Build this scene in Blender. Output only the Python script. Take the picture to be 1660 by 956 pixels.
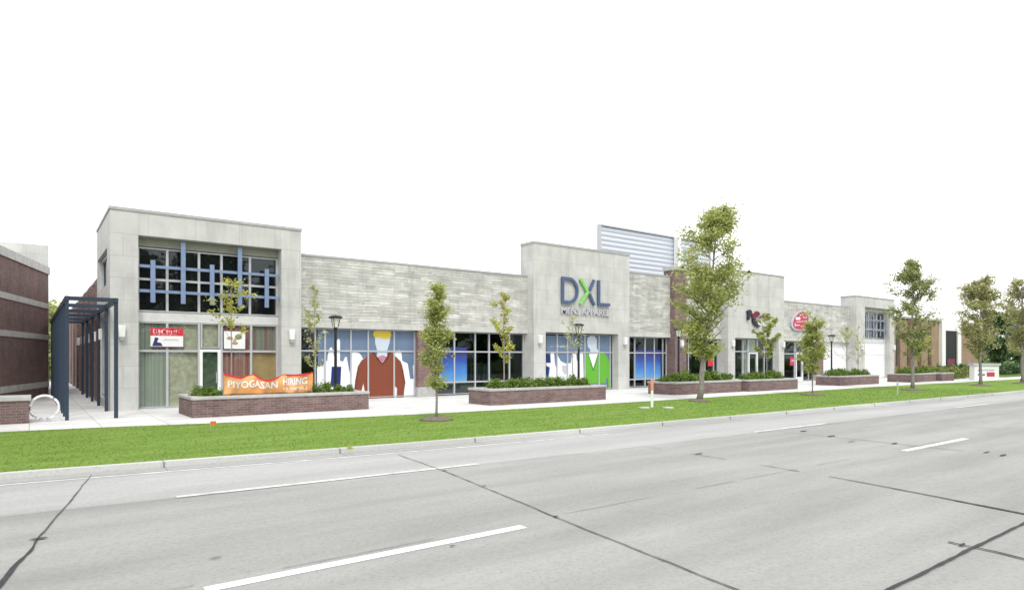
import bpy, math, random
from math import radians as R, sin, cos, pi
from mathutils import Vector, Matrix, noise
for o in list(bpy.data.objects): bpy.data.objects.remove(o)
SC = bpy.context.scene
COL = SC.collection
random.seed(7)

# ------------------------------------------------------------------ camera, sky, sun, exposure
CAM_H, FPX, PX, PY, YAW = 1.8, 1046.0, 830.0, 579.0, 36.8
cd = bpy.data.cameras.new('camera'); cam = bpy.data.objects.new('camera', cd); COL.objects.link(cam)
cam.location = (0, 0, CAM_H); cam.rotation_euler = (R(90), 0, R(-YAW))
cd.sensor_width = 36; cd.lens = 36*FPX/1660; cd.shift_y = (PY-478)/1660; cd.clip_end = 3000
SC.camera = cam
SUN_EL, SUN_AZ = 52, 205        # azimuth the light comes from, clockwise from +Y
w = bpy.data.worlds.new('World'); SC.world = w; w.use_nodes = True
nt = w.node_tree; nt.nodes.clear()
sky = nt.nodes.new('ShaderNodeTexSky'); sky.sky_type = 'NISHITA'; sky.sun_disc = False
sky.sun_elevation = R(SUN_EL); sky.sun_rotation = R(SUN_AZ); sky.dust_density = 4; sky.air_density = 1.0; sky.ozone_density = 1
hs = nt.nodes.new('ShaderNodeHueSaturation'); hs.inputs['Saturation'].default_value = 0.12
bg = nt.nodes.new('ShaderNodeBackground'); bg.inputs['Strength'].default_value = 0.15
wo = nt.nodes.new('ShaderNodeOutputWorld')
mxs = nt.nodes.new('ShaderNodeMix'); mxs.data_type = 'RGBA'; mxs.inputs[0].default_value = .80; mxs.inputs[7].default_value = (6.6, 6.7, 6.8, 1)   # an even white cloud layer over the clear sky
nt.links.new(sky.outputs[0], hs.inputs['Color']); nt.links.new(hs.outputs[0], mxs.inputs[6]); nt.links.new(mxs.outputs[2], bg.inputs['Color']); nt.links.new(bg.outputs[0], wo.inputs['Surface'])
sl = bpy.data.lights.new('sun', 'SUN'); sl.energy = 0.9; sl.angle = R(12); sl.color = (1, .97, .93)
so = bpy.data.objects.new('sun', sl); COL.objects.link(so)
az = R(SUN_AZ); d = Vector((sin(az)*cos(R(SUN_EL)), cos(az)*cos(R(SUN_EL)), sin(R(SUN_EL))))
so.rotation_euler = d.to_track_quat('Z', 'Y').to_euler(); so.location = (0, -20, 40)
SC.view_settings.view_transform = 'Standard'; SC.view_settings.look = 'None'
SC.view_settings.exposure = 0.75; SC.view_settings.gamma = 1
SC.render.engine = 'CYCLES'

# ------------------------------------------------------------------ measuring help: a direction of sight meets the plane at distance y
CY, SY = cos(R(YAW)), sin(R(YAW))
def at(px, py, Y):
    u = (px-PX)/FPX; s = Y/(CY-u*SY)
    return (s*(u*CY+SY), CAM_H-(py-PY)*s/FPX)
def ax(px, Y): return at(px, 500, Y)[0]
def az_(px, py, Y): return at(px, py, Y)[1]

# ------------------------------------------------------------------ materials
def nodes(name, rough=.8, spec=.3, metal=0):
    m = bpy.data.materials.new(name); m.use_nodes = True; n = m.node_tree
    b = n.nodes['Principled BSDF']; b.inputs['Roughness'].default_value = rough
    b.inputs['Specular IOR Level'].default_value = spec; b.inputs['Metallic'].default_value = metal
    return m, n, b
def N(n, t, **k):
    x = n.nodes.new(t)
    for a, v in k.items():
        if a in x.inputs: x.inputs[a].default_value = v
        else: setattr(x, a, v)
    return x
def ramp(n, src, stops):
    r = n.nodes.new('ShaderNodeValToRGB'); e = r.color_ramp.elements
    while len(e) < len(stops): e.new(.5)
    for q, (p, c) in zip(e, stops): q.position = p; q.color = (*c, 1) if len(c) == 3 else c
    n.links.new(src, r.inputs[0]); return r.outputs[0]
def mixc(n, f, a, b, mode='MIX'):
    x = n.nodes.new('ShaderNodeMix'); x.data_type = 'RGBA'; x.blend_type = mode
    for s, v in ((x.inputs[0], f), (x.inputs[6], a), (x.inputs[7], b)):
        if hasattr(v, 'links'): n.links.new(v, s)
        else: s.default_value = v if isinstance(v, (int, float)) else (*v, 1)
    return x.outputs[2]
def bump(n, b, h, st=.3, dist=.02):
    x = N(n, 'ShaderNodeBump', Strength=st, Distance=dist); n.links.new(h, x.inputs['Height']); n.links.new(x.outputs[0], b.inputs['Normal'])
def wallcoord(n):     # (x+y, z) so that both wall directions get level courses
    tc = n.nodes.new('ShaderNodeTexCoord'); s = n.nodes.new('ShaderNodeSeparateXYZ'); n.links.new(tc.outputs['Object'], s.inputs[0])
    a = N(n, 'ShaderNodeMath', operation='ADD'); n.links.new(s.outputs[0], a.inputs[0]); n.links.new(s.outputs[1], a.inputs[1])
    c = n.nodes.new('ShaderNodeCombineXYZ'); n.links.new(a.outputs[0], c.inputs[0]); n.links.new(s.outputs[2], c.inputs[1])
    return c.outputs[0], tc.outputs['Object']
def noise_n(n, vec, scale, detail=4, rough=.6):
    x = N(n, 'ShaderNodeTexNoise', Scale=scale, Detail=detail, Roughness=rough)
    if vec is not None: n.links.new(vec, x.inputs['Vector'])
    return x.outputs['Fac']
def brickm(name, c1, c2, mortar, bw, bh, ms, rough=.85, bumpst=.4, var=.25, offset=.5, dist=.01, warp=0, squash=1, sf=2, bias=0, patches=False):
    m, n, b = nodes(name, rough); v, ob = wallcoord(n)
    if warp:
        nz = N(n, 'ShaderNodeTexNoise', Scale=.7, Detail=2); n.links.new(v, nz.inputs['Vector'])
        vm = N(n, 'ShaderNodeVectorMath', operation='SCALE'); vm.inputs['Scale'].default_value = warp; n.links.new(nz.outputs['Color'], vm.inputs[0])
        va = N(n, 'ShaderNodeVectorMath', operation='ADD'); n.links.new(v, va.inputs[0]); n.links.new(vm.outputs[0], va.inputs[1]); v = va.outputs[0]
    t = N(n, 'ShaderNodeTexBrick', Scale=1.0, Bias=bias); t.offset = offset; t.squash = squash; t.squash_frequency = sf
    t.inputs['Color1'].default_value = (*c1, 1); t.inputs['Color2'].default_value = (*c2, 1); t.inputs['Mortar'].default_value = (*mortar, 1)
    t.inputs['Mortar Size'].default_value = ms; t.inputs['Brick Width'].default_value = bw; t.inputs['Row Height'].default_value = bh
    n.links.new(v, t.inputs['Vector'])
    f = noise_n(n, ob, 1.3, 6); lo = 1-var
    sh = ramp(n, f, [(.3, (lo, lo, lo)), (.7, (1.08, 1.08, 1.07))])
    c = mixc(n, 1.0, t.outputs['Color'], sh, 'MULTIPLY')
    if patches:      # longer pale and dark stones among the small ones
        mv = N(n, 'ShaderNodeMapping'); mv.inputs['Scale'].default_value = (1.5, 5.5, 1); n.links.new(v, mv.inputs[0])
        vo = N(n, 'ShaderNodeTexVoronoi', Scale=1.0); vo.distance = 'CHEBYCHEV'; n.links.new(mv.outputs[0], vo.inputs['Vector'])
        se = n.nodes.new('ShaderNodeSeparateColor'); n.links.new(vo.outputs['Color'], se.inputs[0])
        c = mixc(n, 1.0, c, ramp(n, se.outputs[0], [(0, (.80, .80, .80)), (.35, (.96, .96, .96)), (.75, (1.0, 1.0, 1.0)), (1, (1.22, 1.21, 1.19))]), 'MULTIPLY')
    mp = N(n, 'ShaderNodeMapping'); mp.inputs['Scale'].default_value = (1.6, .16, 1); n.links.new(v, mp.inputs[0])     # rain streaks
    c = mixc(n, 1.0, c, ramp(n, noise_n(n, mp.outputs[0], 1.5, 5, .7), [(.30, (.82, .82, .81)), (.52, (1, 1, 1))]), 'MULTIPLY'); n.links.new(c, b.inputs['Base Color'])
    f2 = noise_n(n, ob, 30, 4)
    hm = N(n, 'ShaderNodeMath', operation='MULTIPLY_ADD'); hm.inputs[1].default_value = -1; n.links.new(t.outputs['Fac'], hm.inputs[0]); n.links.new(f2, hm.inputs[2])
    bump(n, b, hm.outputs[0], bumpst, dist); return m
def plain(name, c, rough=.6, spec=.3, metal=0, var=.12, scale=4, bst=.05):
    m, n, b = nodes(name, rough, spec, metal); tc = n.nodes.new('ShaderNodeTexCoord')
    f = noise_n(n, tc.outputs['Object'], scale, 5); lo = tuple(x*(1-var) for x in c); hi = tuple(min(1, x*(1+var*.6)) for x in c)
    n.links.new(ramp(n, f, [(.3, lo), (.7, hi)]), b.inputs['Base Color'])
    if bst: bump(n, b, noise_n(n, tc.outputs['Object'], scale*8, 3), bst, .01)
    return m
def emitfree(name, c): return plain(name, c, .5, .25, 0, .04, 2, 0)

M = {}
M['limestone'] = brickm('limestone', (.52, .52, .50), (.57, .57, .55), (.45, .45, .435), 1.5, .75, .012, var=.12, bumpst=.15)
M['ledgestone'] = brickm('ledgestone', (.54, .54, .515), (.69, .68, .64), (.52, .52, .50), .50, .13, .008, var=.16, bumpst=.8, patches=True, dist=.05, warp=.12, offset=.37, squash=1.7, sf=3)
M['brick'] = brickm('brick', (.19, .105, .098), (.26, .155, .14), (.30, .27, .255), .21, .075, .008, var=.22)
M['brick_tan'] = brickm('brick_tan', (.30, .185, .12), (.38, .25, .165), (.34, .28, .23), .21, .075, .008, var=.18)
M['planter_brick'] = brickm('planter_brick', (.155, .095, .090), (.245, .160, .150), (.27, .24, .235), .23, .075, .007, var=.25)
M['concrete_cap'] = plain('concrete_cap', (.45, .45, .43), .85, var=.2)
M['band'] = plain('band', (.60, .59, .56), .85, var=.2)
M['parapet_metal'] = plain('parapet_metal', (.42, .43, .42), .6, .3, .2)
M['alu'] = plain('alu', (.52, .53, .55), .45, .5, .3, .08)
M['white_frame'] = plain('white_frame', (.80, .80, .79), .4, .5, 0, .05)
M['white_panel'] = plain('white_panel', (.82, .82, .86), .6, .3, 0, .06, 1.2)
M['spandrel'] = plain('spandrel', (.62, .62, .61), .6, .3, 0, .08)
M['header'] = plain('header', (.30, .31, .26), .7)
M['blue_steel'] = plain('blue_steel', (.20, .27, .42), .45, .4, .1)
M['hazed_blue_steel'] = plain('hazed_blue_steel', (.22, .25, .31), .5)  # trellis blue for the far tower, distance haze greyed into its colour
M['navy_steel'] = plain('navy_steel', (.032, .05, .08), .45, .4, .1, .15)
M['black_iron'] = plain('black_iron', (.012, .014, .02), .5, .4)
M['navy'] = emitfree('navy', (.03, .05, .14)); M['sign_navy'] = plain('sign_navy', (.075, .115, .22), .4, .4)
M['sign_green'] = plain('sign_green', (.22, .58, .12), .4, .4)
M['sign_grey'] = plain('sign_grey', (.50, .50, .54), .5)
M['vinyl_blue'] = plain('vinyl_blue', (.15, .21, .32), .3, .4, 0, .15, 1)
M['vinyl_white'] = emitfree('vinyl_white', (.80, .82, .86))
M['vinyl_face'] = emitfree('vinyl_face', (.55, .62, .70))
M['vinyl_brown'] = emitfree('vinyl_brown', (.22, .062, .035))
M['vinyl_browndark'] = emitfree('vinyl_browndark', (.11, .03, .018))
M['vinyl_yellow'] = emitfree('vinyl_yellow', (.72, .55, .07))
M['vinyl_green'] = emitfree('vinyl_green', (.13, .42, .045))
M['vinyl_greendark'] = emitfree('vinyl_greendark', (.07, .26, .03))
M['vinyl_navy'] = emitfree('vinyl_navy', (.015, .03, .16))
M['vinyl_pink'] = emitfree('vinyl_pink', (.5, .2, .3))
M['poster_red'] = emitfree('poster_red', (.62, .035, .06)); M['poster_white'] = emitfree('poster_white', (.80, .80, .80))
M['burgundy'] = emitfree('burgundy', (.16, .02, .05)); M['badge_red'] = emitfree('badge_red', (.50, .05, .11))
M['olive'] = emitfree('olive', (.22, .24, .12)); M['tan'] = emitfree('tan', (.45, .30, .16)); M['grey_ink'] = emitfree('grey_ink', (.25, .27, .30))
M['mulch'] = plain('mulch', (.20, .165, .14), .95, .1, 0, .4, 14, .8)
M['soil'] = plain('soil', (.06, .045, .03), .95, .1, 0, .4, 14, .8)
M['bark'] = plain('bark', (.27, .245, .225), .9, .1, 0, .35, 9, .6)
M['bark_light'] = plain('bark_light', (.34, .32, .28), .9, .1, 0, .3, 9, .5)
M['plywood'] = plain('plywood', (.50, .33, .16), .7, .2, 0, .2, 2.5)
M['orange'] = plain('orange', (.75, .16, .05), .6)
M['orange_faded'] = plain('orange_faded', (.72, .30, .17), .6)
M['interior_dark'] = plain('interior_dark', (.055, .06, .06), .8)
M['interior_wall'] = plain('interior_wall', (.14, .15, .145), .8, var=.4, scale=.8)
M['black'] = plain('black', (.004, .004, .006), .5, .2)
M['roofing'] = plain('roofing', (.30, .30, .29), .9)
M['paint'] = plain('paint', (.80, .80, .78), .7, .3, 0, .10, 6, .1)
M['paint_worn'] = plain('paint_worn', (.62, .62, .60), .8, .2, 0, .3, 5, .1)

def glass(name, tint, keep):
    m = bpy.data.materials.new(name); m.use_nodes = True; n = m.node_tree; n.nodes.clear()
    o = n.nodes.new('ShaderNodeOutputMaterial'); t = N(n, 'ShaderNodeBsdfTransparent'); t.inputs[0].default_value = (*tint, 1)
    g = N(n, 'ShaderNodeBsdfGlossy', Roughness=.02); g.inputs[0].default_value = (.9, .95, 1, 1)
    ge = n.nodes.new('ShaderNodeNewGeometry'); dt = N(n, 'ShaderNodeVectorMath', operation='DOT_PRODUCT'); n.links.new(ge.outputs['Normal'], dt.inputs[0]); n.links.new(ge.outputs['Incoming'], dt.inputs[1])
    ab = N(n, 'ShaderNodeMath', operation='ABSOLUTE'); n.links.new(dt.outputs['Value'], ab.inputs[0])
    iv = N(n, 'ShaderNodeMath', operation='SUBTRACT'); iv.inputs[0].default_value = 1; n.links.new(ab.outputs[0], iv.inputs[1])
    pw = N(n, 'ShaderNodeMath', operation='POWER'); pw.inputs[1].default_value = 5; n.links.new(iv.outputs[0], pw.inputs[0])
    fr_ = N(n, 'ShaderNodeMath', operation='MULTIPLY_ADD'); fr_.inputs[1].default_value = .96; fr_.inputs[2].default_value = .03; n.links.new(pw.outputs[0], fr_.inputs[0])
    mx = N(n, 'ShaderNodeMixShader')
    n.links.new(fr_.outputs[0], mx.inputs[0]); n.links.new(t.outputs[0], mx.inputs[1]); n.links.new(g.outputs[0], mx.inputs[2]); n.links.new(mx.outputs[0], o.inputs[0]); return m
M['glass'] = glass('glass', (.62, .70, .68), 0)
M['glass_clear'] = glass('glass_clear', (.9, .93, .92), 0)
def stripes(name, cols, width, rough=.8):
    m, n, b = nodes(name, rough); v, ob = wallcoord(n); s = n.nodes.new('ShaderNodeSeparateXYZ'); n.links.new(v, s.inputs[0])
    nz = N(n, 'ShaderNodeTexNoise', Scale=1/width, Detail=1); nz.noise_dimensions = '1D'; n.links.new(s.outputs[0], nz.inputs['W'])
    r = ramp(n, nz.outputs['Fac'], [(.28+.44*i/(len(cols)-1), c) for i, c in enumerate(cols)]); n.links.new(r, b.inputs['Base Color']); return m
M['curtain_red'] = stripes('curtain_red', [(.14, .10, .09), (.34, .22, .18), (.36, .08, .10), (.32, .27, .22), (.45, .22, .15)], .16)
M['curtain_teal'] = stripes('curtain_teal', [(.36, .15, .12), (.16, .34, .32), (.34, .22, .17), (.22, .22, .19), (.38, .12, .14)], .14)
M['curtain_green'] = stripes('curtain_green', [(.25, .27, .23), (.42, .43, .36), (.29, .32, .27), (.50, .49, .41)], .22)
M['paper_olive'] = plain('paper_olive', (.52, .49, .37), .9, .1, 0, .35, 5)
def corrugated():
    m, n, b = nodes('corrugated', .45, .5, .35); v, ob = wallcoord(n)
    s = n.nodes.new('ShaderNodeSeparateXYZ'); n.links.new(v, s.inputs[0])
    wv = N(n, 'ShaderNodeMath', operation='MULTIPLY'); wv.inputs[1].default_value = 2*pi/.30; n.links.new(s.outputs[1], wv.inputs[0])
    sn = N(n, 'ShaderNodeMath', operation='SINE'); n.links.new(wv.outputs[0], sn.inputs[0])
    n.links.new(ramp(n, sn.outputs[0], [(.0, (.60, .63, .70)), (.5, (.60, .63, .70))]), b.inputs['Base Color'])
    return m
M['corrugated'] = corrugated()
def poster_gradient():
    m, n, b = nodes('poster_blue', .4); tc = n.nodes.new('ShaderNodeTexCoord'); s = n.nodes.new('ShaderNodeSeparateXYZ'); n.links.new(tc.outputs['Generated'], s.inputs[0])
    f = N(n, 'ShaderNodeTexNoise', Scale=3, Detail=3); n.links.new(tc.outputs['Generated'], f.inputs['Vector'])
    ad = N(n, 'ShaderNodeMath', operation='MULTIPLY_ADD'); ad.inputs[1].default_value = .35; n.links.new(f.outputs['Fac'], ad.inputs[0]); n.links.new(s.outputs[2], ad.inputs[2])
    n.links.new(ramp(n, ad.outputs[0], [(.1, (.16, .38, .58)), (.45, (.07, .22, .55)), (.75, (.04, .09, .36)), (1, (.04, .05, .2))]), b.inputs['Base Color']); return m
M['poster_blue'] = poster_gradient()

def roadm(name, c, stains=.18):
    m, n, b = nodes(name, .9, .25); tc = n.nodes.new('ShaderNodeTexCoord')
    mp = N(n, 'ShaderNodeMapping'); mp.inputs['Scale'].default_value = (.22, 1.2, 1); n.links.new(tc.outputs['Object'], mp.inputs[0])
    f1 = noise_n(n, mp.outputs[0], 1.0, 6, .6); f2 = noise_n(n, tc.outputs['Object'], 26, 8, .75); mp3 = N(n, 'ShaderNodeMapping'); mp3.inputs['Scale'].default_value = (.05, .85, 1); n.links.new(tc.outputs['Object'], mp3.inputs[0]); f3 = noise_n(n, mp3.outputs[0], 1.0, 3)
    c1 = ramp(n, f1, [(.3, tuple(x*(1-stains) for x in c)), (.7, tuple(x*1.07 for x in c))])
    c2 = ramp(n, f2, [(.3, (.76, .76, .75)), (.48, (.98, .98, .98)), (.7, (1.10, 1.10, 1.09))])
    c3 = ramp(n, f3, [(.35, (.90, .90, .895)), (.65, (1.05, 1.05, 1.05))])
    x = mixc(n, 1.0, c1, c2, 'MULTIPLY'); x = mixc(n, 1.0, x, c3, 'MULTIPLY'); n.links.new(x, b.inputs['Base Color'])
    bump(n, b, f2, .35, .01); return m
M['road'] = roadm('road', (.335, .333, .318)); M['road_light'] = roadm('road_light', (.395, .395, .39), .1)
M['gutter'] = roadm('gutter', (.38, .38, .37), .2); M['kerb'] = roadm('kerb', (.54, .54, .52), .2)
M['tar'] = plain('tar', (.035, .036, .042), .7, .4, 0, .4, 20); M['joint'] = plain('joint', (.13, .13, .13), .9, .2, 0, .5, 3)
M['slab_line'] = plain('slab_line', (.25, .25, .25), .9)
m_, n_, b_ = nodes('pavement', .9, .2); v_ = n_.nodes.new('ShaderNodeTexCoord')
t_ = N(n_, 'ShaderNodeTexBrick', Scale=1.0); t_.offset = 0; t_.inputs['Color1'].default_value = (.62, .62, .61, 1); t_.inputs['Color2'].default_value = (.70, .70, .69, 1)
t_.inputs['Mortar'].default_value = (.42, .42, .41, 1); t_.inputs['Mortar Size'].default_value = .012; t_.inputs['Brick Width'].default_value = 1.5; t_.inputs['Row Height'].default_value = 1.5
n_.links.new(v_.outputs['Object'], t_.inputs['Vector'])
n_.links.new(mixc(n_, 1.0, t_.outputs['Color'], ramp(n_, noise_n(n_, v_.outputs['Object'], .9, 6), [(.3, (.84, .83, .81)), (.65, (1.05, 1.05, 1.05))]), 'MULTIPLY'), b_.inputs['Base Color']); M['pavement'] = m_

def grassm(name, ca, cb, cc):
    m, n, b = nodes(name, .9, .1); tc = n.nodes.new('ShaderNodeTexCoord')
    mp = N(n, 'ShaderNodeMapping'); mp.inputs['Scale'].default_value = (.35, 1.3, 1); n.links.new(tc.outputs['Object'], mp.inputs[0])
    f = noise_n(n, mp.outputs[0], 1.4, 6); g = noise_n(n, tc.outputs['Object'], 40, 4, .8)
    x = ramp(n, f, [(.3, ca), (.5, cb), (.72, cc)]); y = ramp(n, g, [(.3, (.7, .7, .7)), (.7, (1.2, 1.2, 1.2))])
    n.links.new(mixc(n, 1.0, x, y, 'MULTIPLY'), b.inputs['Base Color']); bump(n, b, g, .5, .03); return m
M['lawn'] = grassm('lawn', (.135, .225, .036), (.17, .27, .048), (.225, .305, .08))
M['far_ground'] = grassm('far_ground', (.08, .13, .03), (.10, .16, .035), (.14, .18, .05))
def leafm(name, cols, trans=.35):
    m = bpy.data.materials.new(name); m.use_nodes = True; n = m.node_tree; n.nodes.clear()
    o = n.nodes.new('ShaderNodeOutputMaterial'); g = n.nodes.new('ShaderNodeNewGeometry')
    c = ramp(n, g.outputs['Random Per Island'], [(i/(len(cols)-1), q) for i, q in enumerate(cols)])
    a = N(n, 'ShaderNodeBsdfDiffuse'); t = N(n, 'ShaderNodeBsdfTranslucent'); gl = N(n, 'ShaderNodeBsdfGlossy', Roughness=.45)
    n.links.new(c, a.inputs[0]); n.links.new(c, t.inputs[0]); mx = N(n, 'ShaderNodeMixShader'); mx.inputs[0].default_value = trans
    n.links.new(a.outputs[0], mx.inputs[1]); n.links.new(t.outputs[0], mx.inputs[2])
    m2 = N(n, 'ShaderNodeMixShader'); m2.inputs[0].default_value = .04; n.links.new(mx.outputs[0], m2.inputs[1]); n.links.new(gl.outputs[0], m2.inputs[2])
    n.links.new(m2.outputs[0], o.inputs[0]); return m
M['leaf_green'] = leafm('leaf_green', [(.29, .33, .08), (.48, .52, .17), (.39, .43, .13), (.60, .61, .29)], .5)
M['leaf_yellow'] = leafm('leaf_yellow', [(.36, .38, .06), (.50, .52, .11), (.44, .42, .09), (.60, .60, .18)])
M['leaf_pale'] = leafm('leaf_pale', [(.38, .40, .18), (.50, .50, .26), (.44, .46, .2), (.62, .62, .36)])
M['leaf_bronze'] = leafm('leaf_bronze', [(.33, .35, .14), (.46, .42, .21), (.37, .41, .15), (.52, .47, .27)], .45)
M['leaf_olive'] = leafm('leaf_olive', [(.24, .27, .10), (.38, .41, .17), (.30, .34, .11), (.46, .48, .24)], .45)
M['leaf_dark'] = leafm('leaf_dark', [(.035, .07, .025), (.06, .12, .04), (.05, .10, .03), (.10, .17, .06)], .2)
M['leaf_box'] = leafm('leaf_box', [(.09, .15, .02), (.15, .24, .035), (.20, .29, .05), (.11, .18, .025)], .2)
M['leaf_hedge'] = leafm('leaf_hedge', [(.14, .19, .04), (.22, .26, .06), (.17, .21, .05)], .2)
M['blade'] = leafm('blade', [(.17, .29, .045), (.21, .34, .06), (.25, .37, .09), (.19, .31, .05)], .6)
mb, nb, bb = nodes('banner', .6, .3); tcb = nb.nodes.new('ShaderNodeTexCoord')
nb.links.new(ramp(nb, noise_n(nb, tcb.outputs['Object'], 2.2, 2), [(.35, (.62, .26, .08)), (.6, (.78, .42, .17))]), bb.inputs['Base Color']); M['banner'] = mb
mg, ng, bgl = nodes('lamp_glass', .3, .5); bgl.inputs['Base Color'].default_value = (.72, .72, .68, 1); M['lamp_glass'] = mg

# ------------------------------------------------------------------ mesh help
ORG = {}
class MB:
    def __init__(s): s.v = []; s.f = []
    def box(s, x0, x1, y0, y1, z0, z1):
        b = len(s.v); s.v += [(x, y, z) for z in (z0, z1) for (x, y) in ((x0, y0), (x1, y0), (x1, y1), (x0, y1))]
        s.f += [tuple(b+i for i in q) for q in ((3, 2, 1, 0), (4, 5, 6, 7), (0, 1, 5, 4), (1, 2, 6, 5), (2, 3, 7, 6), (3, 0, 4, 7))]; return s
    def prism_xz(s, pts, y0, y1):
        if sum(pts[i][0]*pts[(i+1) % len(pts)][1]-pts[(i+1) % len(pts)][0]*pts[i][1] for i in range(len(pts))) < 0: pts = pts[::-1]
        b = len(s.v); n = len(pts); s.v += [(x, y0, z) for x, z in pts]+[(x, y1, z) for x, z in pts]
        s.f.append(tuple(range(b, b+n))); s.f.append(tuple(range(b+2*n-1, b+n-1, -1)))
        s.f += [(b+i, b+n+i, b+n+(i+1) % n, b+(i+1) % n) for i in range(n)]; return s
    def sheet(s, pts, z):
        b = len(s.v); s.v += [(x, y, z) for x, y in pts]; s.f.append(tuple(range(b, b+len(pts)))); return s
    def strip(s, pl, off0, off1, z0, z1=None):       # band between two offsets of a line running along X
        z1 = z0 if z1 is None else z1; b = len(s.v)
        for x, y in pl: s.v += [(x, y+off0, z0), (x, y+off1, z1)]
        for i in range(len(pl)-1): s.f.append((b+2*i, b+2*i+2, b+2*i+3, b+2*i+1))
        return s
    def tube(s, pts, rad, n=8, cap=True):
        rings = []
        for i, p in enumerate(pts):
            p = Vector(p); t = (Vector(pts[min(i+1, len(pts)-1)])-Vector(pts[max(i-1, 0)])).normalized()
            a = t.orthogonal().normalized() if abs(t.z) < .99 else Vector((1, 0, 0)); a = (a-t*a.dot(t)).normalized(); c = t.cross(a)
            r = rad[i] if isinstance(rad, (list, tuple)) else rad; b = len(s.v)
            s.v += [tuple(p+a*r*cos(2*pi*k/n)+c*r*sin(2*pi*k/n)) for k in range(n)]; rings.append(b)
        for q in range(len(rings)-1):
            a, c = rings[q], rings[q+1]; s.f += [(a+k, a+(k+1) % n, c+(k+1) % n, c+k) for k in range(n)]
        if cap: s.f.append(tuple(range(rings[0]+n-1, rings[0]-1, -1))); s.f.append(tuple(range(rings[-1], rings[-1]+n)))
        return s
    def lathe(s, prof, cx, cy, n=12):
        rings = []
        for r, z in prof: rings.append(len(s.v)); s.v += [(cx+r*cos(2*pi*k/n), cy+r*sin(2*pi*k/n), z) for k in range(n)]
        for q in range(len(rings)-1):
            a, c = rings[q], rings[q+1]; s.f += [(a+k, a+(k+1) % n, c+(k+1) % n, c+k) for k in range(n)]
        s.f.append(tuple(range(rings[0]+n-1, rings[0]-1, -1))); s.f.append(tuple(range(rings[-1], rings[-1]+n))); return s
    def build(s, name, mat, parent=None, org=None, bevel=0, smooth=False):
        o3 = ORG[parent.name] if parent else (org or (0, 0, 0))
        me = bpy.data.meshes.new(name); me.from_pydata([(x-o3[0], y-o3[1], z-o3[2]) for x, y, z in s.v], [], s.f); me.update()
        me.materials.append(mat); o = bpy.data.objects.new(name, me); COL.objects.link(o)
        if parent: o.parent = parent; ORG[o.name] = o3
        else: o.location = o3; ORG[o.name] = o3
        if smooth:
            for p in me.polygons: p.use_smooth = True
        if bevel:
            bv = o.modifiers.new('bevel', 'BEVEL'); bv.width = bevel; bv.segments = 2; bv.limit_method = 'ANGLE'
        return o
def tag(o, label=None, cat=None, group=None, kind=None):
    for k, v in (('label', label), ('category', cat), ('group', group), ('kind', kind)):
        if v: o[k] = v
    return o
def thing(name, label, cat, loc, group=None):
    o = bpy.data.objects.new(name, None); COL.objects.link(o); o.location = loc; o.empty_display_size = .2; ORG[o.name] = tuple(loc)
    return tag(o, label, cat, group)
def copy_tree(o, loc, rot=None, scale=None, label=None):
    def cp(a, par):
        c = a.copy(); COL.objects.link(c); c.parent = par
        for ch in a.children: cp(ch, c)
        return c
    c = cp(o, None); c.location = loc
    if rot is not None: c.rotation_euler = (0, 0, rot)
    if scale is not None: c.scale = scale if isinstance(scale, tuple) else (scale,)*3
    if label: c['label'] = label
    return c
def text(s, name, mat, parent, X, Y, Z, width, height, depth=.03, fn=None, sag=None):
    cu = bpy.data.curves.new('t', 'FONT'); cu.body = s; cu.resolution_u = 2; cu.offset = .022; to = bpy.data.objects.new('t', cu); COL.objects.link(to)
    bpy.context.view_layer.update()
    me = bpy.data.meshes.new_from_object(to.evaluated_get(bpy.context.evaluated_depsgraph_get())); bpy.data.objects.remove(to)
    xs = [v.co.x for v in me.vertices]; ys = [v.co.y for v in me.vertices]; x0, x1, y0, y1 = min(xs), max(xs), min(ys), max(ys)
    q = MB(); pts = [(X+(v.co.x-x0)/(x1-x0)*width, Z+(v.co.y-y0)/(y1-y0)*height) for v in me.vertices]; n = len(pts)
    if sag: pts = [(x, z+sag(x)) for x, z in pts]
    F = fn or (lambda x, z: Y)
    q.v = [(x, F(x, z), z) for x, z in pts]+[(x, F(x, z)+depth, z) for x, z in pts]
    for p in me.polygons:
        vs = tuple(p.vertices); q.f.append(vs); q.f.append(tuple(i+n for i in vs[::-1]))
    from collections import Counter
    c = Counter(); 
    for p in me.polygons:
        for e in p.edge_keys: c[e] += 1
    for p in me.polygons:
        vs = list(p.vertices)
        for i in range(len(vs)):
            a, b = vs[i], vs[(i+1) % len(vs)]
            if c[tuple(sorted((a, b)))] == 1: q.f.append((a, a+n, b+n, b))
    return q.build(name, mat, parent)
def lerp(a, b, t): return a+(b-a)*t

# ------------------------------------------------------------------ ground, road, kerb, lawn, pavement
RZ = -.10
def struct(o): return tag(o, kind='structure')
def smoothpl(pl, step=.5):
    out = []
    x = pl[0][0]
    def yy(x):
        for (a, b), (c, d) in zip(pl, pl[1:]):
            if a <= x <= c: return lerp(b, d, (x-a)/(c-a))
        return pl[-1][1]
    xs = []
    while x < pl[-1][0]:
        xs.append(x); x += step if -10 < x < 60 else 10
    xs.append(pl[-1][0])
    for x in xs:
        out.append((x, sum(yy(min(max(x+k*.6, pl[0][0]), pl[-1][0])) for k in range(-4, 5))/9))
    return out
KERB = smoothpl([(-400, 13.5), (-30, 13.4), (-3, 13.15), (0, 12.95), (4, 12.5), (9, 12.15), (19, 11.95), (42, 11.6), (60, 11.6), (600, 11.6)])
BACK = smoothpl([(-400, 20.3), (-3, 20.1), (0, 19.9), (2.1, 19.5), (5.2, 18.75), (9, 18.2), (13, 17.9), (24, 17.9), (43, 18.3), (56, 17.8), (600, 17.8)])
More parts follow.
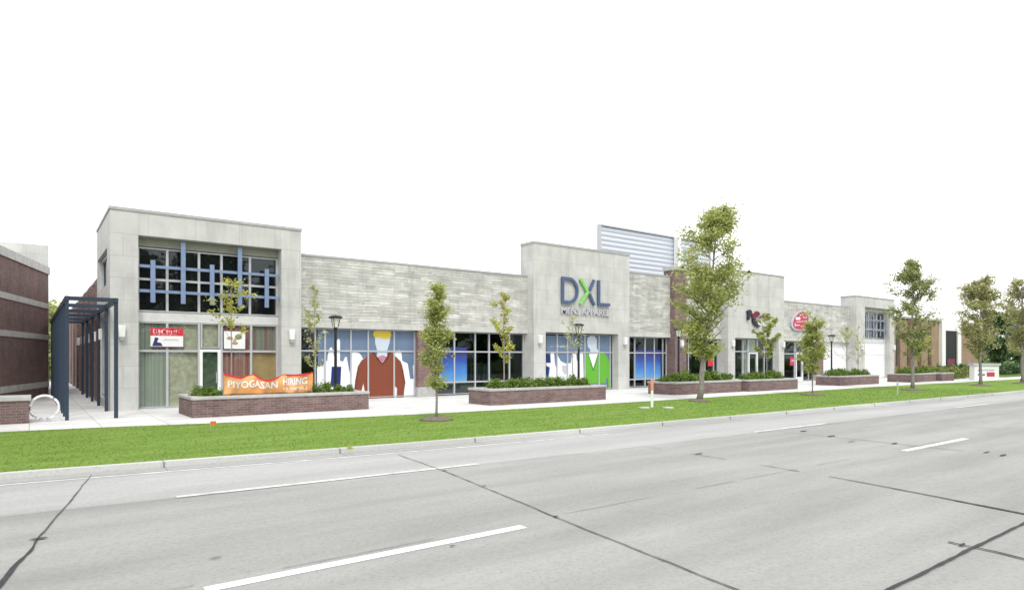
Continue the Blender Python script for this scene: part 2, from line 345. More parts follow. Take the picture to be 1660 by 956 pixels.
def yat(pl, x):
    for (a, b), (c, d) in zip(pl, pl[1:]):
        if a <= x <= c: return lerp(b, d, (x-a)/(c-a))
    return pl[-1][1]
struct(MB().sheet([(-900, -900), (900, -900), (900, 900), (-900, 900)], -.22).build('ground', M['far_ground']))
def ribbon(pa, pb_fn, z): # between line pa and y given by function
    q = MB()
    for x, y in pa: q.v += [(x, y, z), (x, pb_fn(x, y), z)]
    for i in range(len(pa)-1): q.f.append((2*i, 2*i+1, 2*i+3, 2*i+2))
    return q
LANE = [(x, 9.42+(y-12.05)*.45 if x < 9 else 9.42) for x, y in KERB]
struct(ribbon([(x, y+.02) for x, y in LANE], lambda x, y: -8.0, RZ).build('road', M['road']))
struct(MB().strip([(x, 0) for x, y in KERB], 0, 0, RZ).build('road_line_dummy', M['road'])) if False else None
q = MB()
for (x, y), (_, l) in zip(KERB, LANE): q.v += [(x, l+.02, RZ), (x, y-.24, RZ)]
for i in range(len(KERB)-1): q.f.append((2*i, 2*i+2, 2*i+3, 2*i+1))
struct(q.build('road_curb_lane', M['road_light']))
q = MB().strip(KERB, -.62, -.23, RZ+.004); struct(q.build('gutter', M['gutter']))
q = MB(); q.strip(KERB, -.23, -.21, RZ-.05, 0.0); q.strip(KERB, -.21, -.03, .0); q.strip(KERB, -.03, -.03, .0, -.08); struct(q.build('kerb', M['kerb']))
q = MB()
for (x, y) in KERB: q.v += [(x, y-.03, -.004), (x, yat(BACK, x), .0)]
for i in range(len(KERB)-1): q.f.append((2*i, 2*i+2, 2*i+3, 2*i+1))
struct(q.build('lawn', M['lawn']))
q = MB()
for (x, y) in BACK:
    if x <= 66 or x > 66: q.v += [(x, y, .004), (x, y+2.0 if x > 64 else 60, .004)]
for i in range(len(BACK)-1): q.f.append((2*i, 2*i+2, 2*i+3, 2*i+1))
struct(q.build('pavement', M['pavement']))
struct(MB().sheet([(62.9, 19.9), (600, 19.9), (600, 200), (62.9, 200)], -.02).build('far_lawn', M['far_ground']))
# painted lines
q = MB(); q.strip([p for p in KERB if -60 < p[0] < 11.6], -.76, -.66, RZ+.004); q.strip([p for p in KERB if 33 < p[0] < 46], -.76, -.66, RZ+.004); struct(q.build('edge_line_marking', M['paint_worn']))
q = MB()
for k in range(-3, 14):
    x0 = 1.15+13.1*k; q.sheet([(x0, 5.66), (x0+3.3, 5.66), (x0+3.3, 5.80), (x0, 5.80)], RZ+.004)
struct(q.build('lane_marking', M['paint']))
q = MB()
for k in range(-2, 12):
    x0 = 1.6+13.1*k; L = 4.8 if k == 0 else 3.6
    pts = [(x0+L*i/8, yat(LANE, x0+L*i/8)) for i in range(9)]; q.strip(pts, -.05, .08, RZ+.008)
struct(q.build('worn_lane_marking', M['paint_worn']))
# slab joints: wandering lines, some sealed with tar
def crack(name, pts, w0, w1, mat, z, jit=.02, brk=0):
    q = MB(); P = []
    for (a, b) in zip(pts, pts[1:]):
        L = math.hypot(b[0]-a[0], b[1]-a[1]); n = max(2, int(L/.12))
        for i in range(n): t = i/n; P.append((lerp(a[0], b[0], t), lerp(a[1], b[1], t)))
    P.append(pts[-1]); n = len(P); dx, dy = pts[-1][0]-pts[0][0], pts[-1][1]-pts[0][1]; L = math.hypot(dx, dy); nx, ny = -dy/L, dx/L
    prev = None
    for i, (x, y) in enumerate(P):
        k = noise.noise(Vector((x*1.7, y*1.7, 3.1+len(pts))))*jit; w = lerp(w0, w1, i/(n-1))*(1+.7*noise.noise(Vector((x*5, y*5, 9))))/2
        cur = ((x+nx*(k+w), y+ny*(k+w)), (x+nx*(k-w), y+ny*(k-w)))
        if prev and not (brk and noise.noise(Vector((x*1.1, y*1.1, 5))) < -brk): q.sheet([prev[0], prev[1], cur[1], cur[0]], z)
        prev = cur
    return struct(q.build(name, mat))
z1 = RZ+.012
crack('road_joint', [(.81, 12.4), (.3, 9.6), (.12, 8.6)], .010, .020, M['joint'], z1)
crack('tar_joint', [(.12, 8.6), (-.12, 7.2), (-.45, 5.6)], .015, .06, M['tar'], z1, .03)
crack('road_joint', [(5.75, 11.4), (5.55, 9.3), (5.0, 5.81), (4.66, 3.4), (4.4, 1.5)], .016, .02, M['joint'], z1)
crack('road_joint', [(10.5, 9.3), (10.3, 6.25), (10.2, 5.2)], .012, .03, M['joint'], z1, .02, .1)
crack('tar_joint', [(10.2, 5.2), (9.95, 3.9), (9.6, 2.38)], .02, .055, M['tar'], z1, .03)
crack('road_joint', [(15.4, 9.2), (15.2, 5.8), (15.0, 2.4)], .012, .04, M['joint'], z1, .02, .12)
crack('tar_joint', [(4.6, 2.36), (6.1, 2.38), (9.6, 2.40), (16, 2.4)], .035, .03, M['tar'], z1+.001, .02)
crack('tar_joint', [(7.55, 2.62), (7.52, 2.2), (7.3, 1.2), (7.1, -1)], .035, .035, M['tar'], z1+.002, .03)
crack('road_joint', [(-6, 5.90), (10, 5.88), (22, 5.88), (60, 5.88)], .010, .012, M['slab_line'], z1, .01, .15)
crack('road_joint', [(20.6, 9.2), (20.2, 2.4)], .01, .03, M['joint'], z1, .02, .1)
crack('road_joint', [(-4.6, 12.3), (-5.2, 3)], .02, .03, M['joint'], z1)
crack('road_joint', [(2.2, 9.40), (9, 9.30), (30, 9.30)], .01, .01, M['slab_line'], z1-.001, .01, .05)
for k in range(-2, 14):    # joints across the kerb and gutter
    x = -1.2+3.05*k; y = yat(KERB, x); q = MB().box(x, x+.02, y-.63, y-.235, RZ, RZ+.007); q.box(x, x+.02, y-.236, y-.03, RZ, .002)
    struct(q.build('kerb_joint', M['slab_line']))
def patch(px, py, rx, ry, mat='tar'):
    u = (px-PX)/FPX; s = (CAM_H-RZ)*FPX/(py-PY); x, y = s*(u*CY+SY), s*(CY-u*SY)
    pts = [(x+rx*.8*cos(a)*(1+.9*noise.noise(Vector((cos(a)*1.7+px, sin(a)*1.7, 0)))), y+ry*.6*sin(a)*(1+.9*noise.noise(Vector((cos(a)*2.3, sin(a)*2+py, 0))))) for a in [2*pi*i/12 for i in range(12)]]
    struct(MB().sheet(pts, RZ+.016).build('tar_patch', M[mat]))
for a in [(62, 874, .10, .05), (901, 838, .05, .04), (1132, 736, .14, .05), (1303, 699, .16, .08), (1348, 707, .25, .06), (1450, 719, .15, .07), (720, 763, .05, .04), (785, 788, .05, .03), (733, 886, .04, .02), (1626, 738, .18, .06), (1560, 884, .1, .03), (1380, 716, .2, .03, 'joint'), (1600, 733, .2, .04, 'joint'), (350, 905, .08, .02, 'joint')]: patch(*a)
# drain grate by the kerb
q = MB().box(46.4, 47.3, 10.95, 11.35, RZ+.006, RZ+.03)
tag(q.build('drain_grate', M['tar'], org=(46.85, 11.15, RZ)), 'small dark drain grate in the gutter in front of the bronze-leaved tree', 'drain')
# grass blades
def blades():
    q = MB(); rnd = random.Random(3)
    for i in range(26000):
        x = -4+rnd.random()**1.7*46; k = yat(KERB, x); b = yat(BACK, x); y = k-.04+rnd.random()*(b-k+.03)
        h = .012+rnd.random()*.016+.006*noise.noise(Vector((x*.8, y*.8, 0))); a = rnd.random()*2*pi; w = .012+.0006*x; n = len(q.v)
        lx, ly = rnd.uniform(-.03, .03), rnd.uniform(-.03, .03)
        q.v += [(x-cos(a)*w, y-sin(a)*w, -.005), (x+cos(a)*w, y+sin(a)*w, -.005), (x+lx, y+ly, h)]; q.f.append((n, n+1, n+2))
    return q
tag(blades().build('grass', M['blade']), 'short mown green grass covering the roadside lawn strip', 'grass', kind='stuff')

# ------------------------------------------------------------------ the long retail building
YF, YT, YG = 26.0, 25.45, 26.3
BL = thing('retail_building', 'long single-storey stone-faced retail building with square limestone entrance towers', 'building', (32, 26, 0))
def part(q, name, mat, parent=None, **k): return q.build(name, mat, parent or BL, **k)
def coping(x0, x1, y0, y1, z, parent): return MB().box(x0-.03, x1+.03, y0-.03, y1+.03, z, z+.09).build('coping', M['parapet_metal'], parent)
def stone_bay(x0, x1, top, holes, mat='ledgestone'):
    q = MB(); q.box(x0, x1, YF, YF+.45, 3.25, top)
    o = part(q, 'stone_wall', M[mat]); coping(x0+.06, x1-.06, YF, YF+.45, top, o)
    l = MB().box(x0, x1, YF-.03, YF+.42, 3.02, 3.248).build('lintel', M['limestone'], o)
    return o
stone_bay(8.62, 20.42, 5.91, None); stone_bay(27.4, 36.9, 6.72, None); stone_bay(43.5, 54.3, 5.90, None)
def tower(x0, x1, h, ho0, ho1, hz, name='limestone_tower', depth=5.2, sidewin=False):
    q = MB()
    q.box(x0, ho0, YT, YT+.6, 0, hz); q.box(ho1, x1, YT, YT+.6, 0, hz); q.box(x0, x1, YT, YT+.6, hz, h)
    if sidewin: q.box(x0, x0+.5, YT+.6, YT+depth, 5.62, h); q.box(x0, x0+.5, YT+.6, YT+depth, 3.35, 4.35); q.box(x0, x0+.5, YT+.6, YT+1.0, 4.35, 5.62); q.box(x0, x0+.5, YT+depth-.3, YT+depth, 4.35, 5.62); q.box(x0, x0+.5, YT+.6, YT+1.0, 0, 3.35); q.box(x0, x0+.5, YT+depth-.5, YT+depth, 0, 3.35); q.box(x0, x0+.5, YT+1.0, YT+depth-.5, 0, .3)
    else: q.box(x0, x0+.5, YT+.6, YT+depth, 3.25, h); q.box(x0, x0+.1, YT+.6, YF+.5, 0, 3.25)
    q.box(x1-.5, x1, YT+.6, YT+depth, 3.25, h); q.box(x0+.5, x1-.5, YT+depth-.4, YT+depth, 3.25, h)
    o = part(q, name, M['limestone']); c = MB(); c.box(x0-.03, x1+.03, YT-.03, YT+.63, h, h+.1); c.box(x0-.03, x0+.53, YT+.63, YT+depth, h, h+.1); c.box(x1-.53, x1+.03, YT+.63, YT+depth, h, h+.1)
    c.build('coping', M['parapet_metal'], o); return o
T1 = tower(2.17, 8.62, 6.79, 3.0, 7.85, 6.0, sidewin=True)
T2 = tower(20.42, 27.4, 7.58, 21.2, 26.5, 3.1, depth=1.1)
T3 = tower(36.8, 43.5, 7.54, 37.55, 42.8, 3.1, depth=1.1)
T4 = tower(54.3, 61.3, 6.80, 55.8, 60.4, 6.0, depth=1.3)
# brick walls, piers, rear, roof
q = MB(); q.box(61.0, 61.3, YT+5.2, 46, 0, 5.6); q.box(2.6, 61.3, 46, 46.3, 0, 5.6); part(q, 'rear_wall', M['brick'])
q = MB(); q.box(2.72, 61.0, 30.7, 46.0, 5.0, 5.2); q.box(8.7, 61.0, 26.45, 30.6, 5.0, 5.2); part(q, 'roof', M['roofing'])
def pier(x0, x1, z1=3.02, base=.45):
    o = part(MB().box(x0, x1, YF-.04, YF+.4, base+.003, z1-.003), 'brick_pier', M['brick'])
    MB().box(x0-.04, x1+.04, YF-.08, YF+.42, 0, base).build('pier_base', M['concrete_cap'], o)
pier(14.12, 14.95); pier(48.95, 50.0)
BP = part(MB().box(31.62, 32.72, 25.62, 26.5, .4, 7.15), 'brick_column', M['planter_brick'])
MB().box(31.57, 32.77, 25.57, 26.55, 7.152, 7.36).build('column_cap', M['concrete_cap'], BP); MB().box(31.58, 32.76, 25.58, 26.5, 0, .398).build('pier_base', M['concrete_cap'], BP)
# side wall along the walkway
q = MB(); q.box(2.62, 2.95, 30.65, 62, 3.3, 5.4); q.box(2.62, 2.95, 30.65, 62, 0, .45)
for k in range(9): y = 31.2+3.5*k; q.box(2.20, 2.95, y, y+1.2, 0.0, 5.0)
sw = part(q, 'side_brick_wall', M['brick'])
MB().box(2.55, 3.0, 30.66, 62, 5.4, 5.52).build('coping', M['parapet_metal'], sw)
for k in range(8):
    y = 32.4+3.5*k; o = part(MB().box(2.66, 2.72, y, y+.06, .45, 3.3).box(2.66, 2.72, y+2.24, y+2.3, .45, 3.3).box(2.66, 2.72, y+.06, y+2.24, 3.2, 3.3).box(2.66, 2.72, y+.06, y+2.24, 2.1, 2.18).box(2.66, 2.72, y+1.1, y+1.16, .45, 2.1), 'window_frame', M['navy_steel'])
    MB().box(2.73, 2.75, y, y+2.3, .45, 3.3).build('pane', M['glass'], o)
part(MB().box(3.4, 3.5, 30.7, 62, 0, 3.3), 'interior_partition', M['interior_dark'])
# walkway doors/white panels on the tower's side
for z0, z1_, mat in ((4.37, 5.60, 'glass'), (.32, 3.33, 'glass')):
    y0, y1 = YT+1.0, YT+(4.9 if z0 > 1 else 4.7); ym = (y0+y1)/2
    o = part(MB().box(2.3, 2.38, y0, y0+.08, z0, z1_).box(2.3, 2.38, y1-.08, y1, z0, z1_).box(2.3, 2.38, y0+.08, y1-.08, z1_-.09, z1_).box(2.3, 2.38, y0+.08, y1-.08, z0, z0+.09).box(2.3, 2.38, ym-.04, ym+.04, z0+.09, z1_-.09), 'window_frame', M['alu'])
    MB().box(2.41, 2.43, y0, y1, z0, z1_).build('pane', M['glass'], o)
    part(MB().box(2.47, 2.5, y0+.02, y1-.02, z0+.01, z1_-.01), 'window_blind', M['spandrel'])

def glazing(Y, xs, zs, kinds, fw=.07, name='window_frame', mat='alu', fwx=None):
    """frame bars at xs and zs; kinds[row][col] from the top = material of the pane"""
    q = MB(); h = fw/2
    for x in xs: q.box(x-h, x+h, Y-.07, Y+.05, zs[0], zs[-1])
    for z in zs:
        for a, b in zip(xs, xs[1:]): q.box(a+h, b-h, Y-.066, Y+.046, max(z-h, zs[0]), min(z+h, zs[-1]))
    fr = part(q, name, M[mat])
    nr = len(zs)-1
    for r in range(nr):
        for c in range(len(xs)-1):
            k = kinds[r][c] if kinds else 'glass'
            if k is None: continue
            z0, z1 = zs[nr-1-r], zs[nr-r]
            if k == 'white_panel': MB().box(xs[c]+h, xs[c+1]-h, Y-.03, Y+.0, z0+h, z1-h).build('white_panel', M[k], fr); continue
            MB().box(xs[c]+h, xs[c+1]-h, Y-.012, Y+.0, z0+h, z1-h).build('pane', M['glass_clear' if k != 'glass' else 'glass'], fr)
            if k != 'glass': MB().box(xs[c]+h-.02, xs[c+1]-h+.02, Y+.06, Y+.08, z0+h-.02, z1-h+.02).build('curtain' if 'curtain' in k else 'backing_or_dark_room', M[k], fr)  # black boards paint in the dark rooms
    return fr
def door(Y, x0, x1, z1, fill='glass', mat='white_frame'):
    q = MB(); f = .1; q.box(x0, x0+f, Y-.09, Y+.05, .01, z1); q.box(x1-f, x1, Y-.09, Y+.05, .01, z1); q.box(x0+f, x1-f, Y-.088, Y+.048, z1-f, z1); q.box(x0+f, x1-f, Y-.088, Y+.048, .01, .3)
    dr = part(q, 'door', M[mat]); MB().box(x0+f, x1-f, Y-.012, Y, .3, z1-f).build('pane', M['glass'], dr)
    MB().tube([(x1-f-.06, Y-.14, .85), (x1-f-.06, Y-.14, 1.25)], .015).tube([(x1-f-.06, Y-.14, .9), (x1-f-.06, Y-.01, .9)], .01).tube([(x1-f-.06, Y-.14, 1.2), (x1-f-.06, Y-.01, 1.2)], .01).build('handle', M['alu'], dr)
    if fill != 'glass': MB().box(x0+.02, x1-.02, Y+.08, Y+.10, .02, z1-.02).build('curtain', M[fill], dr)
    return dr
# --- corner tower glazing
Y1 = 25.95
X = lambda p: ax(p, Y1-.05)
xs = [3.04, X(271), X(322.5), X(359), X(405), 7.81]
zc = [3.42, 4.55, 5.66]
CL = glazing(Y1, xs, zc, [['black']*5]*2, fw=.08)
part(MB().box(3.0, 7.85, Y1-.1, Y1+.3, 5.70, 5.995), 'header_panel', M['header'])
part(MB().box(3.0, 7.85, Y1-.08, Y1+.3, 3.06, 3.38), 'spandrel_panel', M['spandrel'])
glazing(Y1, [3.04, X(271), X(322.5)], [.02, 2.03, 3.05], [['curtain_green', 'paper_olive'], ['curtain_green', 'paper_olive']], fw=.08)
glazing(Y1, [X(322.5)+.085, X(359)-.085], [2.14, 3.05], [['paper_olive']], fw=.06)
door(Y1, X(321)+.05, X(357.5), 2.1, 'paper_olive')
glazing(Y1, [X(359)+.0, X(407), 7.81], [.02, 2.03, 3.05], [['curtain_red', 'curtain_teal'], ['curtain_red', 'plywood']], fw=.08)
def trellis(pxv, tall, zt, Y, hz, x0, x1, zb=3.72, name='blue_trellis', mat='blue_steel'):
    q = MB()
    for z in hz: q.box(x0, x1, Y, Y+.05, z-.05, z+.05)
    for i, p in enumerate(pxv): x = p; q.box(x-.075, x+.075, Y-.055, Y-.002, zb, zt if i not in tall else zt+.72)
    return part(q, name, M[mat])
Yt = Y1-.3
trellis([ax(p, Yt) for p in (247.6, 296.7, 343.5, 388.5, 432)], (1, 3), 5.2, Yt, (4.98, 4.12), 3.0, 7.85)
# --- stone bay one: picture glazing and shop glazing
Xg = lambda p: ax(p, YG-.06)
zs = [.05, 2.07, 3.0]
glazing(YG, [8.66, Xg(511), Xg(527), Xg(569), Xg(597), Xg(639), 14.08], zs, None)
glazing(YG, [14.99, Xg(736.7), Xg(770.5), Xg(793), Xg(826), 20.36], [.05, .62, 2.07, 3.0], [['glass']*5, ['glass']*5, ['interior_dark']*2+['glass']*3])
# --- second tower
Y2 = 25.9
X2 = lambda p: ax(p, Y2-.05)
glazing(Y2, [21.24, X2(903), X2(920), X2(948), X2(971), X2(989), 26.46], [.05, 2.07, 3.06], None)
# --- bay two
glazing(YG, [27.45, Xg(1029), Xg(1045.7), Xg(1060.8), Xg(1074.6), 31.56], [.05, .5, 2.07, 3.0], None)
glazing(YG, [32.79, 33.7, Xg(1142.7), Xg(1157), 36.75], zs, None)
# --- third tower entrance
glazing(Y2, [37.6, X2(1204), X2(1213)-.06], [.05, 2.2, 3.06], [['black', 'curtain_green'], ['black', 'curtain_green']])
d1 = X2(1213); door(Y2, d1, d1+1.05, 2.15)
glazing(Y2, [d1, d1+1.05], [2.2, 3.06], [['curtain_green']])
glazing(Y2, [d1+1.11, 41.6, 42.76], [.05, 2.2, 3.06], [['glass', 'glass'], ['glass', 'glass']])
# --- bay three
glazing(YG, [43.55, Xg(1288)], [.05, 2.07, 3.0], None)
d2 = Xg(1290); door(YG, d2, d2+.95, 2.15); glazing(YG, [d2, d2+.95], [2.2, 3.0], [['glass']])
glazing(YG, [d2+1.02, Xg(1311), 48.9], [.05, 2.07, 3.0], None)
glazing(YG, [50.04, Xg(1353), Xg(1369), 54.25], zs, [['white_panel']*3]*2, mat='white_frame')
# --- far tower
glazing(Y1, [55.84, 57.35, 58.85, 60.36], [3.42, 4.2, 4.95, 5.66], [['black']*3]*3, fw=.09)
part(MB().box(55.8, 60.4, Y1-.1, Y1+.3, 5.70, 5.995), 'header_panel', M['limestone']); part(MB().box(55.8, 60.4, Y1-.08, Y1+.3, 3.06, 3.38), 'spandrel_panel', M['spandrel'])
trellis([56.4, 57.7, 59.0, 60.1], (), 5.4, Yt, (4.98, 4.12), 55.8, 60.4, zb=3.6, mat='hazed_blue_steel')
glazing(Y1, [55.84, 57.35, 58.85, 60.36], [.05, 2.07, 3.05], [['white_panel']*3]*2, mat='white_frame')
# --- interiors
q = MB(); q.box(8.8, 55, 32.5, 32.7, .02, 3.2); q.box(8.8, 8.9, 26.5, 32.5, .02, 3.2); q.box(14.4, 14.5, 26.5, 32.5, .02, 3.2); q.box(36.8, 36.9, 26.5, 32.5, .02, 3.2); part(q, 'interior_wall', M['interior_wall'])
part(MB().box(8.8, 55, 26.46, 32.5, 3.21, 3.24), 'ceiling', M['interior_dark']); part(MB().box(8.8, 55, 26.42, 32.5, .006, .02), 'interior_floor', M['interior_dark'])
# --- wall lamps on the piers
for px, Yw, z in ((197, YT, 2.62), (472, YT, 2.62), (690, YF-.04, 2.6), (874, YT, 2.66), (1012, YT, 2.66), (1104, 25.62, 2.6), (1187, YT, 2.66), (1268.5, YT, 2.66), (1448, YT, 2.6), (1396, YT, 2.6)):
    x = ax(px, Yw); o = part(MB().prism_xz([(x-.09, z-.14), (x+.09, z-.14), (x+.11, z+.26), (x-.11, z+.26)], Yw-.17, Yw-.004), 'wall_lamp', M['white_frame'], bevel=.02)
    MB().box(x-.07, x+.07, Yw-.14, Yw-.01, z-.24, z-.142).build('lamp_base', M['parapet_metal'], o)
for k in range(5):
    y = 28.4+3.5*k-.6 if k else 28.2; o = part(MB().box(2.05, 2.165 if k == 0 else 2.19, y, y+.2, 2.45, 2.85), 'wall_lamp', M['white_frame'], bevel=.02)
# --- roof screen
YS = 29.0
sx0 = ax(973, YS); sx1 = ax(1150, YS)
q = MB(); nz = int((10.0-5.2)/.30); 
for i in range(nz*4+1):
    z = 5.2+i*.075; y = YS+.02*sin(2*pi*z/.30); q.v += [(sx0, y, z), (sx1, y, z)]
for i in range(nz*4): q.f.append((2*i, 2*i+1, 2*i+3, 2*i+2))
ztop = q.v[-1][2]
q.box(sx0, sx1, YS+.12, YS+.2, 5.2, ztop-.01)
rs = part(q, 'roof_screen', M['corrugated'])
q = MB(); q.box(sx0-.05, sx0, YS-.1, YS+.24, 5.2, ztop+.03); q.box(sx1, sx1+.05, YS-.1, YS+.24, 5.2, ztop+.03); q.box(sx0-.05, sx1+.05, YS-.1, YS+.24, ztop+.031, ztop+.12); q.build('screen_trim', M['alu'], rs)
xp = ax(1100, YS-.4); MB().box(xp-.14, xp+.14, YS-.5, YS-.12, 5.2, ztop+.02).build('screen_post', M['white_frame'], rs)

# ------------------------------------------------------------------ window pictures (vinyl on the glass)
def decal(root, name, pts, Y, mat, th=.004): return MB().prism_xz([at(px, py, Y) for px, py in pts], Y, Y+th).build(name, M[mat], root)
def ell(cx, cy, rx, ry, n=18): return [(cx+rx*cos(2*pi*i/n), cy+ry*sin(2*pi*i/n)) for i in range(n)]
Yv = YG-.02
g1 = thing('window_mural', 'window picture of a headless blond figure in a brown sweater over a white city skyline', 'window picture', (11.5, Yv, 0))
decal(g1, 'blue_sky_film', [(515, 528), (676, 532.5), (676, 647), (515, 650)], Yv-.002, 'vinyl_blue')
z3 = lambda pts: [(480+a/6.827, 520+b/6.827) for a, b in pts]
decal(g1, 'white_skyline', z3([(232, 890), (232, 500), (262, 490), (300, 500), (310, 460), (345, 440), (350, 380), (372, 300), (395, 290), (410, 330), (430, 460), (452, 460), (452, 215), (470, 195), (486, 215), (486, 440), (520, 450), (545, 395), (560, 400), (590, 560), (612, 560), (620, 350), (650, 325), (668, 350), (690, 350), (720, 380), (740, 420), (780, 400), (850, 380), (1080, 380), (1100, 350), (1140, 320), (1165, 350), (1175, 440), (1235, 470), (1250, 560), (1262, 640), (1300, 640), (1292, 490), (1335, 485), (1335, 890)]), Yv-.008, 'vinyl_white')
decal(g1, 'navy_trousers', z3([(395, 505), (500, 505), (490, 730), (380, 730)]), Yv-.014, 'vinyl_navy')
decal(g1, 'neck_and_face', z3([(872, 170), (1040, 170), (1035, 240), (1010, 320), (1005, 400), (960, 460), (900, 400), (895, 320), (876, 250)]), Yv-.020, 'vinyl_face')
decal(g1, 'blond_hair', z3([(850, 150), (865, 110), (900, 90), (1010, 90), (1045, 115), (1053, 150), (1040, 190), (985, 205), (920, 180), (870, 185)]), Yv-.026, 'vinyl_yellow')
decal(g1, 'brown_sweater', z3([(645, 770), (655, 660), (685, 500), (730, 430), (780, 400), (840, 350), (865, 345), (900, 400), (955, 470), (1000, 400), (1030, 345), (1060, 355), (1110, 400), (1160, 450), (1185, 540), (1210, 680), (1195, 780), (1190, 870), (1112, 870), (1118, 745), (1095, 720), (1085, 870), (800, 870), (762, 790), (745, 685), (725, 770)]), Yv-.020-.004, 'vinyl_brown')
decal(g1, 'collar', z3([(905, 395), (955, 380), (1005, 395), (955, 455)]), Yv-.032, 'vinyl_pink')
for a in ([(865, 350), (900, 398), (955, 468), (955, 485), (890, 410), (855, 356)], [(1030, 350), (1010, 398), (955, 468), (955, 485), (1020, 410), (1042, 356)], [(684, 520), (692, 520), (660, 740), (652, 740)], [(1165, 480), (1172, 480), (1202, 690), (1195, 690)]): decal(g1, 'sweater_trim', z3(a), Yv-.030, 'vinyl_browndark')
Yw = Y2-.02
g2 = thing('window_mural', 'window picture of a headless figure in a green cardigan beside white silhouettes', 'window picture', (24, Yw, 0))
z5 = lambda pts: [(870+a/6.917, 520+b/6.917) for a, b in pts]
decal(g2, 'blue_sky_film', z5([(108, 160), (815, 165), (820, 790), (108, 790)]), Yw-.002, 'vinyl_blue')
decal(g2, 'white_skyline', z5([(108, 790), (140, 600), (150, 520), (108, 500), (108, 470), (160, 470), (155, 350), (195, 350), (205, 480), (225, 540), (235, 385), (270, 450), (330, 480), (385, 470), (395, 370), (440, 340), (450, 440), (480, 500), (485, 350), (520, 345), (530, 790)]), Yw-.008, 'vinyl_white')
decal(g2, 'navy_jacket', z5([(108, 370), (148, 375), (152, 465), (108, 470)]), Yw-.014, 'vinyl_navy'); decal(g2, 'navy_jacket', z5([(108, 510), (140, 520), (128, 625), (108, 625)]), Yw-.014, 'vinyl_navy')
decal(g2, 'grey_shirt', z5([(285, 500), (340, 500), (350, 560), (320, 610), (290, 560)]), Yw-.014, 'sign_grey')
decal(g2, 'neck_and_face', z5([(565, 230), (575, 185), (610, 165), (650, 170), (675, 210), (672, 300), (700, 350), (650, 420), (600, 390), (600, 320), (575, 290)]), Yw-.020, 'vinyl_face')
decal(g2, 'white_shirt', z5([(580, 370), (690, 370), (640, 540), (625, 540)]), Yw-.024, 'vinyl_white')
decal(g2, 'green_cardigan', z5([(540, 700), (535, 380), (580, 365), (632, 540), (690, 355), (740, 340), (780, 390), (815, 450), (828, 520), (825, 775), (805, 780), (795, 650), (780, 640), (770, 700)]), Yw-.028, 'vinyl_green')
decal(g2, 'cardigan_trim', z5([(575, 370), (583, 370), (636, 535), (690, 360), (698, 360), (640, 560), (630, 560)]), Yw-.034, 'vinyl_greendark')
def scrawl(root, name, x0, x1, z, h, Y, mat, seed=1, fn=None, step=None):     # lettering too small to read: letter-sized strokes
    q = MB(); rnd = random.Random(seed); x = x0; F = fn or (lambda x, z: Y); step = step or h*.62
    while x < x1:
        if rnd.random() < .93:
            for _ in range(3):
                if rnd.random() < .6: a = x+rnd.random()*step*.5; y = F(a, z); q.box(a, a+h*.14, y-.006, y, z, z+h*rnd.uniform(.75, 1))
                else: zz = z+rnd.choice((0, .43, .86))*h; y = F(x, zz); q.box(x, x+step*.72, y-.0075, y-.001, zz, zz+h*.14)
        x += step
    return q.build(name, M[mat], root)
xa, za = at(890, 561, Yw-.03); xb, _ = at(918, 561, Yw-.03); scrawl(g2, 'small_white_lettering', xa, xb, za-.05, .12, Yw-.03, 'vinyl_white', 5)
def poster(label, x0, x1, z0, z1, Y, mat='poster_white'):
    t = thing('window_poster', label, 'poster', ((x0+x1)/2, Y, z0)); MB().box(x0, x1, Y, Y+.008, z0, z1).build('sheet', M[mat], t); return t
# big blue posters
Yp = YG-.03
xa, xb = ax(712, Yp), ax(757, Yp); poster('blue sky poster behind the shop glass beside the brick pier', xa, xb, .62, 2.28, Yp, 'poster_blue')
xa, xb = ax(1030, Yp), ax(1071, Yp); p = poster('wide blue poster panel in the shop window left of the tall brick column', xa, xb, .55, 2.25, Yp, 'poster_blue')
# posters on the corner tower
Yq = Y1-.12
(xa, za), (xb, zb) = at(244, 531, Yq), at(297, 561, Yq); za = az_(244, 531, Yq); zb = za-.66
t = thing('window_poster', 'red and white banner poster high on the corner tower glazing', 'poster', ((xa+xb)/2, Yq, zb))
zm = lerp(za, zb, .42); MB().box(xa, xb, Yq, Yq+.008, zm+.001, za).build('red_field', M['poster_red'], t); MB().box(xa, xb, Yq, Yq+.008, zb, zm).build('white_field', M['poster_white'], t)
scrawl(t, 'white_lettering', xa+.08, xb-.1, zm+.10, .13, Yq, 'poster_white', 8); scrawl(t, 'white_lettering', xa+.08, xb-.2, zm+.03, .045, Yq, 'poster_white', 9)
scrawl(t, 'grey_lettering', xa+.40, xb-.15, zm-.16, .05, Yq, 'sign_grey', 10)
MB().prism_xz([(xa+.05, zb+.02), (xa+.38, zb+.02), (xa+.33, zb+.13), (xa+.2, zb+.16), (xa+.26, zb+.3), (xa+.14, zb+.33), (xa+.1, zb+.18)], Yq-.006, Yq-.001).build('small_emblem', M['navy'], t)
MB().box(xa, xb, Yq-.003, Yq+.01, zb-.035, zb-.001).build('bottom_strip', M['burgundy'], t)
xa, xb = ax(363, Yq), ax(397.5, Yq); za = az_(363, 536.5, Yq); zb = za-.66
t = thing('window_poster', 'white square poster with three small ovals beside the entrance door', 'poster', ((xa+xb)/2, Yq, zb)); W_ = xb-xa
MB().box(xa, xb, Yq, Yq+.008, zb, za).build('sheet', M['poster_white'], t)
for fx, fz, rx, rz, mt in ((.68, .68, .17, .13, 'olive'), (.27, .6, .15, .08, 'tan'), (.52, .32, .14, .08, 'tan')):
    cx, cz = xa+W_*fx, zb+(za-zb)*fz; MB().prism_xz([(cx+rx*W_*cos(a), cz+rz*W_*sin(a)) for a in [2*pi*i/16 for i in range(16)]], Yq-.006, Yq-.001).build('oval', M[mt], t)
